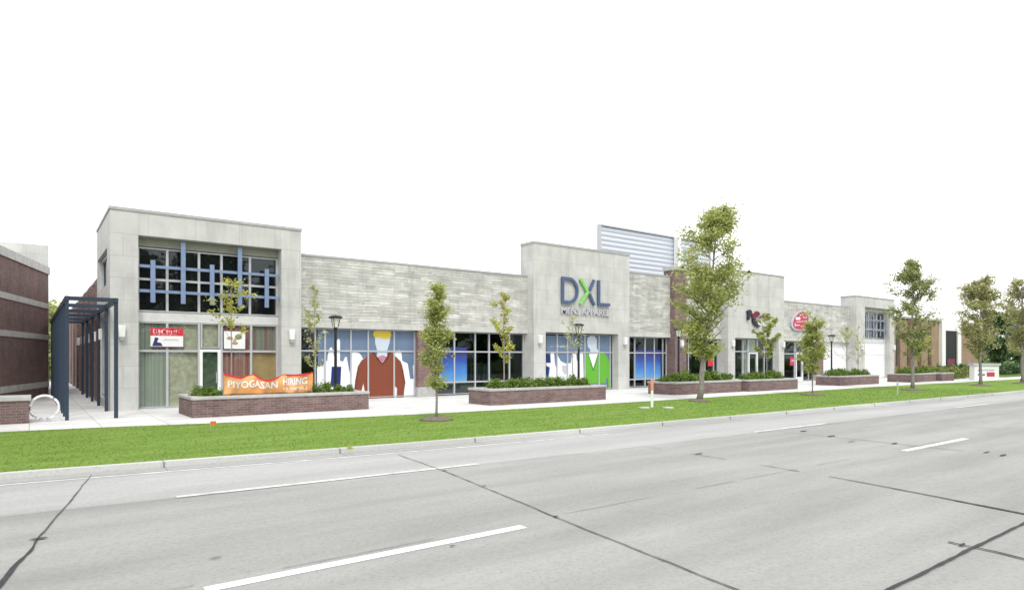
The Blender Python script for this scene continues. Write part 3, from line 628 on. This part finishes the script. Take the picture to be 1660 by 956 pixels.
xa, xb = ax(1145, YG+.1), ax(1154.6, YG+.1); poster('bright red poster behind the glass near the tall foreground tree', xa, xb, az_(1150, 593, YG), az_(1150, 578, YG), YG-.03, 'poster_red')
xa, xb = ax(1278, YG+.1), ax(1287.5, YG+.1); t = poster('small red and white poster beside the second white door', xa, xb, az_(1283, 592, YG), az_(1283, 579, YG), YG-.03, 'badge_red')
scrawl(t, 'white_lettering', xa+.1, xb-.1, az_(1283, 586, YG), .16, YG-.03, 'poster_white', 4)
# clothes rails inside
def rack(x, y, label, cols):
    t = thing('clothes_rack', label, 'clothes rack', (x, y, .02))
    MB().tube([(x-.6, y, .02), (x-.6, y, 1.45)], .02).tube([(x+.6, y, .02), (x+.6, y, 1.45)], .02).tube([(x-.6, y, 1.45), (x+.6, y, 1.45)], .02).build('rail', M['alu'], t)
    for i in range(8):
        gx = x-.5+i*.14; MB().prism_xz([(gx-.03, .6), (gx+.03, .6), (gx+.025, 1.4), (gx-.025, 1.4)], y-.24, y+.24).build('garment', M[cols[i % len(cols)]], t)
rack(17.2, 27.6, 'clothes rail with white and navy garments behind the shop glass', ['vinyl_white', 'vinyl_navy', 'grey_ink']); rack(18.9, 28.0, 'clothes rail with dark garments at the right end of the shop window', ['navy', 'grey_ink', 'vinyl_blue'])
rack(16.2, 28.4, 'clothes rail with grey garments standing deeper in the shop', ['sign_grey', 'vinyl_navy'])

# ------------------------------------------------------------------ signs on the facade
Ys = YT-.16
t = thing('shop_sign', 'large navy and green DXL letters on the second limestone tower', 'sign', (24, YT, 4.1))
x0, x1, zt, zb = ax(911.5, Ys), ax(938.5, Ys), 6.0, 4.62; st = .15; cx = x0+.42*(x1-x0)
out = [(x0, zb), (x0, zt)]; inn = [(x0+st, zb+st), (x0+st, zt-st)]
zc_, rz_ = (zt+zb)/2, (zt-zb)/2
arc = [pi/2-pi*i/16 for i in range(17)]
O = [(x0, zt)]+[(cx+(x1-cx)*cos(a), zc_+rz_*sin(a)) for a in arc]+[(x0, zb)]
I = [(x0+st, zt-st)]+[(cx+(x1-cx-st)*cos(a), zc_+(rz_-st)*sin(a)) for a in arc]+[(x0+st, zb+st)]
q = MB(); n = len(O)
for yy in (Ys, Ys+.1): q.v += [(x, yy, z) for x, z in O]+[(x, yy, z) for x, z in I]
for i in range(n):
    j = (i+1) % n; q.f += [(i, n+i, n+j, j), (2*n+i, 2*n+j, 3*n+j, 3*n+i), (i, j, 2*n+j, 2*n+i), (n+i, 3*n+i, 3*n+j, n+j)]
q.build('letter', M['sign_navy'], t)
def stroke(q, a, b, wd, y0, y1):
    d = Vector((b[0]-a[0], b[1]-a[1])).normalized(); nn = Vector((-d.y, d.x))*wd/2; A, B = Vector(a), Vector(b)
    return q.prism_xz([tuple(A+nn), tuple(A-nn), tuple(B-nn), tuple(B+nn)], y0, y1)
xl, xr = ax(942, Ys), ax(964, Ys); xm = (xl+xr)/2
stroke(stroke(MB(), (xl, zt-.02), (xm+.03, zc_), .15, Ys, Ys+.1), (xl-.02, zb), (xm+.03, zc_), .15, Ys-.002, Ys+.098).build('letter', M['sign_green'], t)
stroke(stroke(MB(), (xr, zt-.02), (xm+.17, zc_+.10), .14, Ys, Ys+.1), (xr+.02, zb), (xm+.17, zc_-.10), .14, Ys, Ys+.1).build('letter', M['sign_navy'], t)
xl, xr = ax(970, Ys), ax(989.5, Ys); MB().box(xl, xl+.16, Ys, Ys+.1, zb, zt).box(xl+.16, xr, Ys+.001, Ys+.099, zb+.001, zb+.15).build('letter', M['sign_navy'], t)
text('MENS APPAREL', 'small_lettering', M['sign_grey'], t, x0, Ys+.05, 4.08, xr-x0, .34, .06)
# burgundy script sign
M['sign_ink'] = plain('sign_ink', (.02, .022, .045), .4)
t = thing('shop_sign', 'small navy and burgundy script sign above the third tower entrance', 'sign', (40, YT, 4)); z6 = lambda pts: [at(1190+a/11.07, 480+b/11.07, Ys) for a, b in pts]
MB().prism_xz(z6([(245, 260), (290, 240), (325, 265), (320, 330), (290, 345), (285, 420), (250, 430), (258, 330)]), Ys, Ys+.1).build('letter', M['sign_ink'], t)
MB().prism_xz(z6([(320, 300), (380, 320), (400, 270), (455, 280), (470, 330), (430, 370), (360, 390), (325, 360)]), Ys, Ys+.1).build('letter', M['burgundy'], t)
MB().prism_xz(z6([(340, 400), (385, 395), (420, 450), (430, 520), (480, 540), (440, 560), (380, 520), (345, 460)]), Ys, Ys+.1).build('letter', M['sign_ink'], t)
MB().prism_xz(z6(ell(462, 465, 36, 45)), Ys, Ys+.09).build('dot', M['poster_white'], t)
q = MB(); P6 = z6([(470, 375), (540, 350), (600, 320), (650, 330)])
for a, b in zip(P6, P6[1:]): stroke(q, a, b, .09, Ys, Ys+.08)
q.build('flourish', M['burgundy'], t)
# red badge
Yb = YF-.14
t = thing('shop_sign', 'round red badge sign with white marks high on the stone wall', 'sign', (47, YF, 4)); z7 = lambda pts: [at(1190+a/11.07, 480+b/11.07, Yb) for a, b in pts]
MB().prism_xz(z7([(1030, 460), (1060, 380), (1130, 300), (1210, 245), (1270, 255), (1330, 330), (1360, 400), (1340, 500), (1290, 610), (1180, 620), (1080, 600), (1035, 540)]), Yb, Yb+.12).build('rim', M['sign_grey'], t)
MB().prism_xz(z7([(1060, 470), (1085, 395), (1145, 320), (1215, 270), (1260, 280), (1310, 340), (1335, 400), (1320, 490), (1275, 590), (1185, 598), (1095, 575), (1062, 530)]), Yb-.02, Yb-.001).build('red_face', M['badge_red'], t)
q = MB()
for a, b, wd in (((1100, 400), (1180, 400), .2), ((1170, 340), (1230, 330), .06), ((1110, 460), (1300, 450), .05), ((1100, 520), (1170, 520), .06), ((1190, 540), (1270, 530), .06), ((1230, 380), (1300, 380), .06), ((1090, 545), (1090, 480), .07)): stroke(q, *z7([a, b]), wd, Yb-.04, Yb-.022)
q.build('white_marks', M['poster_white'], t)

# ------------------------------------------------------------------ left brick building
lb = thing('brick_building', 'dark red brick building with pale stone bands left of the pergola walkway', 'building', (.77, 38, 0))
a = Vector((.72, 37.6)); dr = Vector((-.25, -.968)); nr = Vector((.968, -.25)); L = 30
def slab(q, t0, t1, off0, off1, z0, z1):   # box along the slanting wall; off is depth behind the face
    P = [a+dr*t0-nr*off0, a+dr*t1-nr*off0, a+dr*t1-nr*off1, a+dr*t0-nr*off1]; b = len(q.v)
    q.v += [(p.x, p.y, z) for z in (z0, z1) for p in P]; q.f += [tuple(b+i for i in k) for k in ((0, 1, 2, 3), (7, 6, 5, 4), (4, 5, 1, 0), (5, 6, 2, 1), (6, 7, 3, 2), (7, 4, 0, 3))]; return q
wl = slab(MB(), 0, L, 0, 8, 0, 5.70)
W = wl.build('wall', M['brick'], lb)
q = MB()
for z0, z1 in ((.42, .68), (2.62, 2.86), (4.08, 4.32)): slab(q, -.02, L+.02, -.03, -.001, z0, z1)
q.build('stone_band', M['band'], lb)
slab(MB(), -.05, L+.05, -.06, 8.05, 5.701, 6.05).build('coping', M['band'], lb)
MB().box(-14, .75, 38.4, 46, 0, 7.2).build('stone_upper_block', M['limestone'], lb)

# ------------------------------------------------------------------ pergola
pg = thing('pergola', 'navy steel pergola of square frames along the side walkway', 'pergola', (1.5, 22.4, 0))
PXL, PXR, PT = .86, 2.06, 3.55
ys = [22.35+3.0*i for i in range(6)]
for i in range(11):
    y = 22.35+1.5*i; MB().box(PXL-.045, PXL+.045, y-.045, y+.045, 0, PT-.14).build('post', M['navy_steel'], pg)
for i, y in enumerate(ys): MB().box(PXR-.05, PXR+.05, y-.05, y+.05, 0, PT-.14).build('post', M['navy_steel'], pg)
for x in (PXL, PXR): MB().box(x-.052, x+.052, 22.28, 37.5, PT-.138, PT).build('top_rail', M['navy_steel'], pg)
for y in ys: MB().box(PXL+.054, PXR-.054, y-.045, y+.045, PT-.12, PT-.002).build('beam', M['navy_steel'], pg)

# ------------------------------------------------------------------ planters
def planter(x0, x1, y0, y1, label, h=.62):
    t = thing('brick_planter', label, 'planter', ((x0+x1)/2, (y0+y1)/2, 0), 'brick planters along the pavement'); w_ = .28
    MB().box(x0, x1, y0, y0+w_, 0, h-.09).box(x0, x1, y1-w_, y1, 0, h-.09).box(x0, x0+w_, y0+w_, y1-w_, 0, h-.09).box(x1-w_, x1, y0+w_, y1-w_, 0, h-.09).build('wall', M['planter_brick'], t)
    e = .03; MB().box(x0-e, x1+e, y0-e, y0+w_+e, h-.088, h).box(x0-e, x1+e, y1-w_-e, y1+e, h-.088, h).box(x0-e, x0+w_+e, y0+w_+e, y1-w_-e, h-.088, h).box(x1-w_-e, x1+e, y0+w_+e, y1-w_-e, h-.088, h).build('cap', M['concrete_cap'], t, bevel=.012)
    MB().box(x0+w_, x1-w_, y0+w_, y1-w_, 0, h-.12).build('soil', M['soil'], t); return t
planter(3.86, 9.45, 20.95, 23.1, 'long brick planter holding the orange banner in front of the corner tower')
planter(13.75, 19.75, 19.7, 21.2, 'long brick planter in front of the second limestone tower, filled with a row of shrubs')
planter(24.6, 29.9, 19.9, 21.6, 'long brick planter behind the tall foreground tree and the orange-topped post')
planter(30.25, 35.0, 19.65, 21.3, 'brick planter adjoining its neighbour, in front of the third tower entrance')
planter(41.0, 46.3, 20.2, 21.8, 'brick planter in front of the white boarded windows')
planter(50.6, 55.0, 19.9, 21.5, 'brick planter just beyond the far limestone tower')
planter(55.3, 57.6, 19.6, 21.2, 'short brick planter at the far right end of the row')
t = thing('brick_planter', 'small low brick wall with a pale cap at the left edge, beside the white hoop', 'low wall', (-1.0, 21.8, 0))
xw = at(47, 683, 22.0)[0]; MB().box(-4.5, xw, 22.0, 22.9, 0, .62).build('wall', M['planter_brick'], t); MB().box(-4.55, xw+.05, 21.95, 22.95, .622, .74).build('cap', M['concrete_cap'], t, bevel=.015)

# ------------------------------------------------------------------ leaves, shrubs, trees
def leafcloud(q, pts, spread, n, size, rnd, flat=.6):
    for _ in range(n):
        c = rnd.choice(pts); sp = spread*(c[3] if len(c) > 3 else 1)
        p = Vector((c[0]+rnd.gauss(0, sp), c[1]+rnd.gauss(0, sp), c[2]+rnd.gauss(0, sp*.8)))
        a = Vector((rnd.uniform(-1, 1), rnd.uniform(-1, 1), rnd.uniform(-1, 1)*flat)).normalized(); b = a.cross(Vector((rnd.uniform(-1, 1), rnd.uniform(-1, 1), rnd.uniform(-1, 1)))).normalized()
        s = size*rnd.uniform(.6, 1.25); k = len(q.v)
        q.v += [tuple(p-a*s*.5), tuple(p+b*s*.32), tuple(p+a*s*.5), tuple(p-b*s*.32)]; q.f.append((k, k+1, k+2, k+3))
def tree(name, label, x, y, z0, H, cz0, rad, mat, n, size, seed, group=None, trunk=.05, limbs=26, prof=None, bark='bark', spread=.10, lean=(0, 0), mulch=0, up=.9, fork=0):
    rnd = random.Random(seed); t = thing(name, label, 'tree', (x, y, z0), group)
    T = []; k = 14; zs_ = [H*.96*i/k for i in range(k+1)]
    for z in zs_: T.append((x+lean[0]*z/H+.03*rad*noise.noise(Vector((z, seed, 0)))*2, y+lean[1]*z/H+.03*rad*noise.noise(Vector((z, 0, seed)))*2, z0+z))
    q = MB(); q.tube(T, [trunk*(1.25 if i == 0 else 1)*(1-.85*z/H) for i, z in enumerate(zs_)], 8)
    prof = prof or (lambda f: max(.12, sin(pi*min(1, f*.85+.12))**.8)); C = []
    for i in range(limbs):
        f = ((i+rnd.random())/limbs)**.9; hz = cz0-z0+(H-(cz0-z0))*f*.93; j = min(k-1, int(hz/(H*.96)*k)); tt = hz/(H*.96)*k-j
        b = Vector(T[j]).lerp(Vector(T[j+1]), min(1, tt)); r = rad*prof(f)*rnd.uniform(.55, 1.1); a = i*2.4+rnd.uniform(-.5, .5)
        e = b+Vector((cos(a)*r, sin(a)*r, r*up*rnd.uniform(.6, 1.3))); 
        if e.z > z0+H: e.z = z0+H*rnd.uniform(.96, 1)
        m = b.lerp(e, .5)+Vector((0, 0, -.08*r)); br = trunk*.34*(1-.7*f)
        q.tube([tuple(b), tuple(m), tuple(e)], [br, br*.7, br*.25], 5, False)
        for s in range(7):
            tq = .25+.75*s/6; p = b.lerp(e, tq); C.append((p.x, p.y, p.z, .6+.7*tq if rnd.random() < .85 else .2))
            if s in (2, 4) and r > .3:
                e2 = p+Vector((rnd.uniform(-1, 1), rnd.uniform(-1, 1), rnd.uniform(.1, 1)))*r*.4; q.tube([tuple(p), tuple(e2)], [br*.4, br*.15], 4, False)
                C.append((e2.x, e2.y, e2.z, 1.1)); m3 = p.lerp(e2, .5); C.append((m3.x, m3.y, m3.z, .8))
    tip = T[-1]; C += [(tip[0], tip[1], tip[2]-.03*H*i, .7) for i in range(4)]
    q.build('trunk', M[bark], t, smooth=True)
    # uneven clumps: leaves gather round a few of the points
    keep = [c for c in C if noise.noise(Vector((c[0]*1.6/rad, c[1]*1.6/rad, c[2]*1.6/rad+seed))) > -.17] or C
    L_ = MB(); leafcloud(L_, keep, spread, n, size, rnd); L_.build('crown', M[mat], t)
    if mulch:
        m = MB(); prof_ = [(mulch, .0), (mulch*.8, .05), (mulch*.45, .09), (mulch*.1, .10)]; m.lathe([(r, z0+z) for r, z in prof_], x, y, 20); m.build('mulch_ring', M['mulch'], t, smooth=True)
    return t
G1 = 'young street trees on the lawn strip'
tree('street_tree', 'young columnar green lawn tree in front of the short brick pier', 9.4, 16.2, 0, 4.0, .72, .60, 'leaf_green', 7500, .085, 11, G1, .038, 34, lambda f: (1.0-.62*f) if f > .12 else .55, spread=.075, mulch=.5, up=1.1)
tree('street_tree', 'tall full green tree on the lawn, in front of the tall brick column', 22.0, 16.6, 0, 8.0, 1.6, 1.65, 'leaf_green', 19000, .125, 12, G1, .11, 64, lambda f: lerp(.45, 1, f/.3) if f < .3 else lerp(1.0, .80, (f-.3)/.3) if f < .6 else lerp(.80, .40, (f-.6)/.4), bark='bark', spread=.14, mulch=.45, up=.85, lean=(1.05, -.2))
tree('street_tree', 'narrow green tree on the lawn, in front of the red poster window', 30.0, 16.1, 0, 3.95, .80, .72, 'leaf_green', 8000, .10, 13, G1, .035, 34, lambda f: (1.0-.66*f) if f > .1 else .6, spread=.10, mulch=.55, up=1.1)
tree('street_tree', 'airy green tree on the lawn, in front of the gap beside the far tower', 39.1, 15.3, 0, 7.3, 1.35, 1.38, 'leaf_olive', 9500, .13, 14, G1, .10, 38, lambda f: .55+.45*sin(pi*min(1, f*1.2)) if f < .85 else .25, spread=.12, mulch=.6, up=.9)
tree('street_tree', 'bronze-tinged tree on the lawn beside the low monument sign', 48.7, 15.1, 0, 6.9, 1.5, 1.35, 'leaf_bronze', 12000, .14, 15, G1, .10, 42, lambda f: .55+.45*sin(pi*min(1, f*1.1)), spread=.13, mulch=.6, up=.8)
tree('street_tree', 'bronze-tinged tree at the right edge of the photo', 55.0, 14.6, 0, 7.2, 1.7, 1.4, 'leaf_bronze', 9500, .14, 16, G1, .12, 44, lambda f: .55+.45*sin(pi*min(1, f*1.1)), spread=.13, mulch=.6, up=.8)
G2 = 'saplings growing in the brick planters'
def sap(label, px, Y, ytop, ybot, wpx, mat, n, seed, size=.085, z0=.5):
    x, H = at(px, ytop, Y); s = Y/(CY-(px-PX)/FPX*SY); zb = az_(px, ybot, Y)
    return tree('sapling', label, x, Y, z0, H-z0, max(zb, z0+.3), wpx/2*s/FPX, mat, n, size, seed, G2, .03, 15, lambda f: .55+.45*sin(pi*min(1, f*1.15+.1)) if f < .75 else .3, bark='bark_light', spread=.055, up=1.25)
sap('sparse yellow-green sapling in the banner planter, in front of the blue trellis', 375, 22.2, 447, 560, 68, 'leaf_yellow', 800, 21, .10)
sap('pale thin sapling at the right end of the banner planter', 510, 22.2, 458, 615, 42, 'leaf_pale', 1000, 22, .09)
sap('yellow-green sapling in the planter before the second tower', 817, 20.6, 470, 600, 48, 'leaf_yellow', 1500, 23, .10)
sap('thin pale sapling under the large lettering sign', 928, 20.6, 508, 585, 46, 'leaf_pale', 350, 24, .09)
sap('dense green sapling in the planter in front of the white door', 1243, 20.5, 508, 590, 40, 'leaf_green', 4200, 25, .13)
sap('pale sapling before the white boarded window', 1372, 21.0, 527, 590, 44, 'leaf_pale', 500, 26, .11)
sap('pale sapling before the far tower left pier', 1391, 21.2, 520, 596, 22, 'leaf_pale', 300, 27, .11)
sap('bright yellow sapling beyond the far tower', 1494, 20.7, 540, 600, 46, 'leaf_yellow', 1100, 28, .16)
# boxwood shrubs
protos = []
def shrub(seed, mat='leaf_box'):
    rnd = random.Random(seed); q = MB(); P = []
    for _ in range(26):
        v = Vector((rnd.gauss(0, 1), rnd.gauss(0, 1), abs(rnd.gauss(0, 1)))).normalized()*rnd.uniform(.12, .24); P.append((v.x, v.y, v.z*.95+.06, 1))
    leafcloud(q, P, .045, 850, .055, rnd); return q
SH = [shrub(i).build('leaf_mesh', M['leaf_box']) for i in (1, 2, 3)]
shm = [o.data for o in SH]
for o in SH: bpy.data.objects.remove(o)
cnt = 0
def shrubs(xs_, y, label, sc=1.0):
    global cnt
    for x in xs_:
        o = bpy.data.objects.new('boxwood_shrub', shm[cnt % 3]); COL.objects.link(o); cnt += 1
        o.location = (x, y+random.uniform(-.06, .06), .49); s = sc*random.uniform(.9, 1.15)*1.2; o.scale = (s*1.05, s*1.05, s*random.uniform(1.1, 1.4)); o.rotation_euler = (0, 0, random.uniform(0, 6))
        tag(o, label, 'shrub', 'boxwood shrubs in the planters')
shrubs([ax(p, 21.7) for p in (322, 334, 347)], 21.7, 'small green boxwood shrub left of the orange banner', .95)
shrubs([ax(p, 21.7) for p in (512, 526, 552, 563)], 21.7, 'small green boxwood shrub right of the orange banner', .85)
shrubs([ax(p, 20.45) for p in range(800, 950, 12)], 20.45, 'boxwood shrub in the row before the second limestone tower', 1.0)
shrubs([ax(p, 20.75) for p in range(1078, 1182, 9)], 20.75, 'boxwood shrub in the row behind the tall foreground tree', 1.15)
shrubs([ax(p, 20.5) for p in range(1206, 1268, 8)], 20.5, 'boxwood shrub in the row before the third tower entrance', 1.15)
shrubs([ax(p, 21.0) for p in range(1345, 1408, 7)], 21.0, 'boxwood shrub in the row before the white boarded windows', 1.1)
shrubs([ax(p, 20.7) for p in range(1462, 1510, 6)], 20.7, 'boxwood shrub in the row beyond the far tower', 1.1)
def hedge(label, x0, x1, y0, y1, h, mat, n, size, seed):
    rnd = random.Random(seed); q = MB(); P = []
    for i in range(int((x1-x0)*(y1-y0)*14)):
        x, y = rnd.uniform(x0, x1), rnd.uniform(y0, y1); z = h*rnd.uniform(.1, 1)*(1+.15*noise.noise(Vector((x*.6, y*.6, seed)))); P.append((x, y, z, 1))
    leafcloud(q, P, .1, n, size, rnd); return tag(q.build('hedge', M[mat], org=((x0+x1)/2, (y0+y1)/2, 0)), label, 'hedge')
hedge('low yellow-green hedge between the last planter and the monument sign', 58.5, 66, 20.5, 23, .9, 'leaf_hedge', 9000, .14, 5)
hedge('dark low hedge behind the monument sign', 70, 95, 23.0, 25.5, 1.0, 'leaf_dark', 9000, .22, 6)

# ------------------------------------------------------------------ lamps
def lamp(x, y, label):
    t = thing('street_lamp', label, 'street lamp', (x, y, .5), 'black post lamps in the planters'); b = .5
    MB().lathe([(.12, b-.02), (.12, b+.12), (.075, b+.2), (.055, b+.3), (.045, 2.75), (.07, 2.78), (.07, 2.84), (.03, 2.86)], x, y, 12).build('pole', M['black_iron'], t, smooth=False)
    MB().lathe([(.085, 2.865), (.15, 3.15), (.16, 3.17)], x, y, 8).build('lantern_glass', M['lamp_glass'], t)
    q = MB()
    for k in range(4): a = pi/4+k*pi/2; q.tube([(x+.09*cos(a), y+.09*sin(a), 2.86), (x+.175*cos(a), y+.175*sin(a), 3.18)], .012, 5)
    q.lathe([(.24, 3.181), (.25, 3.22), (.16, 3.27), (.03, 3.29)], x, y, 12); q.build('lantern_hood', M['black_iron'], t); return t
lamp(ax(544, 22.0), 22.0, 'black post lamp in the banner planter in front of the mural window')
lamp(ax(938, 20.9), 20.9, 'black post lamp in the planter in front of the green cardigan picture')
lamp(ax(1100, 21.2), 21.2, 'black post lamp directly in front of the tall brick column')
lamp(ax(1348, 21.3), 21.3, 'black post lamp in front of the white boarded windows')

# ------------------------------------------------------------------ banner on the first planter
Yb = 21.35; bx0, bx1 = ax(362, Yb), ax(506, Yb)
t = thing('banner', 'sagging orange cloth banner with white lettering and a red top edge on a brick planter', 'banner', ((bx0+bx1)/2, Yb, .6))
topy = [(0, 95), (.13, 150), (.17, 160), (.28, 130), (.34, 110), (.42, 185), (.48, 205), (.55, 180), (.65, 115), (.80, 120), (.92, 100), (1, 85)]
def topz(f):
    for (a0, b0), (a1, b1) in zip(topy, topy[1:]):
        if a0 <= f <= a1: v = lerp(b0, b1, (f-a0)/(a1-a0)); break
    px = lerp(362, 506, f); return az_(px, 595+v/9.765, Yb)
wave = lambda x, z: Yb+.07*sin(5.5*(x-bx0)+1.2*(z-.6)*3)+.025*sin(13*(x-bx0)-6*z)
q = MB(); nx, nzz = 60, 12
for i in range(nx+1):
    f = i/nx; x = lerp(bx0, bx1, f); zt = topz(f); 
    for j in range(nzz+1): z = lerp(.63, zt, j/nzz); q.v.append((x, wave(x, z), z))
for i in range(nx):
    for j in range(nzz): k = i*(nzz+1)+j; q.f.append((k, k+nzz+1, k+nzz+2, k+1))
o = q.build('cloth', M['banner'], t, smooth=True); sd = o.modifiers.new('thickness', 'SOLIDIFY'); sd.thickness = .004
q = MB()
for i in range(nx+1):
    f = i/nx; x = lerp(bx0, bx1, f); zt = topz(f); q.v += [(x, wave(x, zt)-.006, zt-.045), (x, wave(x, zt)-.006, zt+.012)]
for i in range(nx): q.f.append((2*i, 2*i+2, 2*i+3, 2*i+1))
o = q.build('red_edge', M['poster_red'], t); sd = o.modifiers.new('thickness', 'SOLIDIFY'); sd.thickness = .004
wv2 = lambda x, z: wave(x, z)-.014
sag = lambda x: .45*(topz((x-bx0)/(bx1-bx0))-1.22)
text('PIYOGASAN', 'lettering', M['poster_white'], t, bx0+.14, Yb, .84, 1.50, .23, .004, wv2, sag)
text('HIRING', 'lettering', M['poster_white'], t, bx0+1.80, Yb, .88, .82, .24, .004, wv2, sag)
scrawl(t, 'small_lettering', bx0+1.8, bx1-.15, .73, .09, Yb, 'poster_white', 33, lambda x, z: wave(x, z)-.02)
for x in (bx0, bx1): MB().tube([(x, Yb+.03, .45), (x, Yb+.03, topz(0 if x == bx0 else 1)+.03)], .018).build('stake', M['bark_light'], t)

# ------------------------------------------------------------------ small things
# bike hoop at the left
hx, hy = at(72, 660, 22.3)[0], 22.3
t = thing('bike_rack', 'white round hoop bicycle rack beside the low brick wall', 'bicycle rack', (hx, hy, 0))
MB().tube([(hx+.33*cos(a), hy, .40+.33*sin(a)) for a in [2*pi*i/28-pi/2+.3 for i in range(25)]]+[], .035, 8).build('hoop', M['white_frame'], t, smooth=True)
MB().box(hx-.17, hx+.17, hy-.09, hy+.09, .004, .02).tube([(hx-.08, hy, .02), (hx-.08, hy, .12)], .03).tube([(hx+.08, hy, .02), (hx+.08, hy, .12)], .03).build('foot_plate', M['alu'], t)
def gpt(px, py, z=0): u = (px-PX)/FPX; s = (CAM_H-z)*FPX/(py-PY); return s*(u*CY+SY), s*(CY-u*SY)
mx, my = gpt(1057, 660.5)
t = thing('marker_post', 'thin white utility marker post with an orange top on the lawn', 'marker post', (mx, my, 0))
MB().box(mx-.055, mx+.055, my-.02, my+.02, 0, .62).build('post', M['white_frame'], t, bevel=.01); MB().box(mx-.06, mx+.06, my-.025, my+.025, .622, 1.0).build('orange_top', M['orange_faded'], t, bevel=.01)
for px, lab in ((1044, 'flat pale utility cover in the grass left of the marker post'), (1083, 'flat pale utility cover in the grass right of the marker post')):
    x, y = gpt(px, 661); tag(MB().lathe([(.20, -.01), (.20, .03), (.17, .035)], x, y, 20).build('utility_cover', M['kerb'], org=(x, y, 0)), lab, 'utility cover')
x, y = gpt(341, 697); t = thing('marker_flag', 'tiny orange marker flag standing in the lawn', 'marker flag', (x, y, 0))
MB().tube([(x, y, 0), (x, y, .22)], .006, 6).build('wire', M['alu'], t); q = MB(); q.box(x, x+.13, y-.004, y+.004, .12, .22); q.build('flag', M['orange'], t)
x, y = gpt(1455, 641)
t = thing('stake_post', 'short grey stake in the lawn left of the airy tree', 'stake', (x, y, 0)); MB().tube([(x, y, 0), (x, y, .62)], .03, 8).build('stake', M['alu'], t); MB().box(x-.06, x+.06, y-.02, y+.02, .5, .66).build('stake_tag', M['sign_grey'], t)
rnd = random.Random(9); q = MB(); x, y = gpt(568, 729, 0); leafcloud(q, [(x, y, .04, 1)], .03, 40, .05, rnd); tag(q.build('weed', M['leaf_yellow'], org=(x, y, 0)), 'small yellow-green weed growing at the kerb', 'weed')
# monument sign
sx, sy = 60.8, 18.6
t = thing('monument_sign', 'low white monument sign with grey cap and small red panel', 'sign', (sx, sy, 0))
def rbox(x0, x1, y0, y1, z0, z1, name, mat, ang=-38):
    q = MB().box(x0, x1, y0, y1, z0, z1); ca, sa = cos(R(ang)), sin(R(ang)); q.v = [(sx+x*ca-y*sa, sy+x*sa+y*ca, z) for x, y, z in q.v]; return q.build(name, mat, t)
rbox(-.95, .95, -.3, .3, 0, 1.15, 'body', M['white_frame']); rbox(-1.05, 1.05, -.38, .38, 1.151, 1.32, 'cap', M['sign_grey']); rbox(.0, .6, -.32, -.301, .28, .62, 'red_panel', M['badge_red'])
rbox(-.7, .55, -.32, -.301, .74, .86, 'grey_lettering', M['sign_grey']); rbox(-.7, -.15, -.32, -.301, .35, .5, 'blue_lettering', M['vinyl_blue'])
# distant brick building
YB = 34.6; x0, x1 = 66, at(1590, 500, YB)[0]
fb = thing('brick_building', 'distant orange-brown brick building with a white entrance portal', 'building', (90, YB, 0))
def zpx(px, py): return az_(px, py, YB)
xa, xb = at(1526, 500, YB)[0], at(1557, 500, YB)[0]
q = MB(); q.box(x0, xa, YB+.3, YB+16, 0, 6.6); q.box(xb, x1, YB+.3, YB+16, 0, 6.5); 
xx = x0+.3
while xx < xa-1.2: q.box(xx, xx+1.9, YB, YB+.298, 0, 6.3); xx += 3.1
q.build('wall', M['brick_tan'], fb)
MB().box(x0-.1, xa-.01, YB-.05, YB+16.1, 6.602, 6.85).box(xb+.01, x1+.1, YB-.05, YB+16.1, 6.502, 6.75).build('coping', M['parapet_metal'], fb)
MB().box(xa, xa+1.2, YB-.1, YB+.45, 0, 7.0).box(xb-1.2, xb, YB-.1, YB+.45, 0, 7.0).box(xa+1.2, xb-1.2, YB-.1, YB+.45, 5.4, 7.0).build('white_portal', M['white_frame'], fb)
o = MB().box(xa+1.2, xb-1.2, YB+.05, YB+.15, 0, 5.4).build('door', M['black'], fb); MB().box(xa+2.0, xb-2.0, YB-.0, YB+.048, .4, 1.6).build('door_panel', M['burgundy'], o)
xx = x0+2.3
while xx < xa-3: MB().box(xx+.1, xx+.9, YB+.24, YB+.29, .8, 5.8).build('window', M['interior_dark'], fb); xx += 3.1
# background trees
def bigtree(label, px, Y, ytop, wpx, seed, mat='leaf_dark', n=7000, size=.42, ybot=598):
    x, H = at(px, ytop, Y); s = Y/(CY-(px-PX)/FPX*SY); r = wpx/2*s/FPX
    return tree('background_tree', label, x, Y, 0, H, .6, r, mat, n, size, seed, 'trees behind the buildings', .22, 70, lambda f: .6+.4*sin(pi*min(1, f)), spread=r*.13, up=.35)
bigtree('dark green leafy tree behind the monument sign', 1617, 40, 506, 50, 41)
bigtree('dark green leafy tree at the right edge behind the bronze tree', 1655, 42, 502, 56, 42)
bigtree('smaller dark tree directly beside the distant brick building', 1583, 40, 540, 36, 43, n=4000)
bigtree('dark tree farther right beyond the photo edge', 1700, 44, 500, 60, 44, n=4000)
tree('background_tree', 'bright green tree at the far end of the pergola walkway', 1.3, 66, 0, 6.0, .5, 2.2, 'leaf_green', 5000, .3, 45, 'trees behind the buildings', .15, 40, spread=.35)

# trees across the road, behind where the photograph was taken; the shop windows mirror them
far = tree('roadside_tree', 'broad dark leafy tree across the road, mirrored in the shop windows', 8, -24, -.1, 12.5, 1.0, 4.2, 'leaf_dark', 5200, .75, 61, 'trees across the road', .3, 40, lambda f: .6+.4*sin(pi*min(1, f)), spread=.6, up=.35)
for i, (x, y, r_, k) in enumerate([(1, -26, 1, .95), (16, -25, 2, 1.05), (24, -27, 3, .9), (33, -25, 4, 1.1), (43, -26, 5, 1.0), (54, -25, 2.5, .95), (66, -26, 1.5, 1.1), (80, -25, .5, 1.0), (-8, -25, 3.5, 1.0)]): copy_tree(far, (x, y, -.1), r_, k)
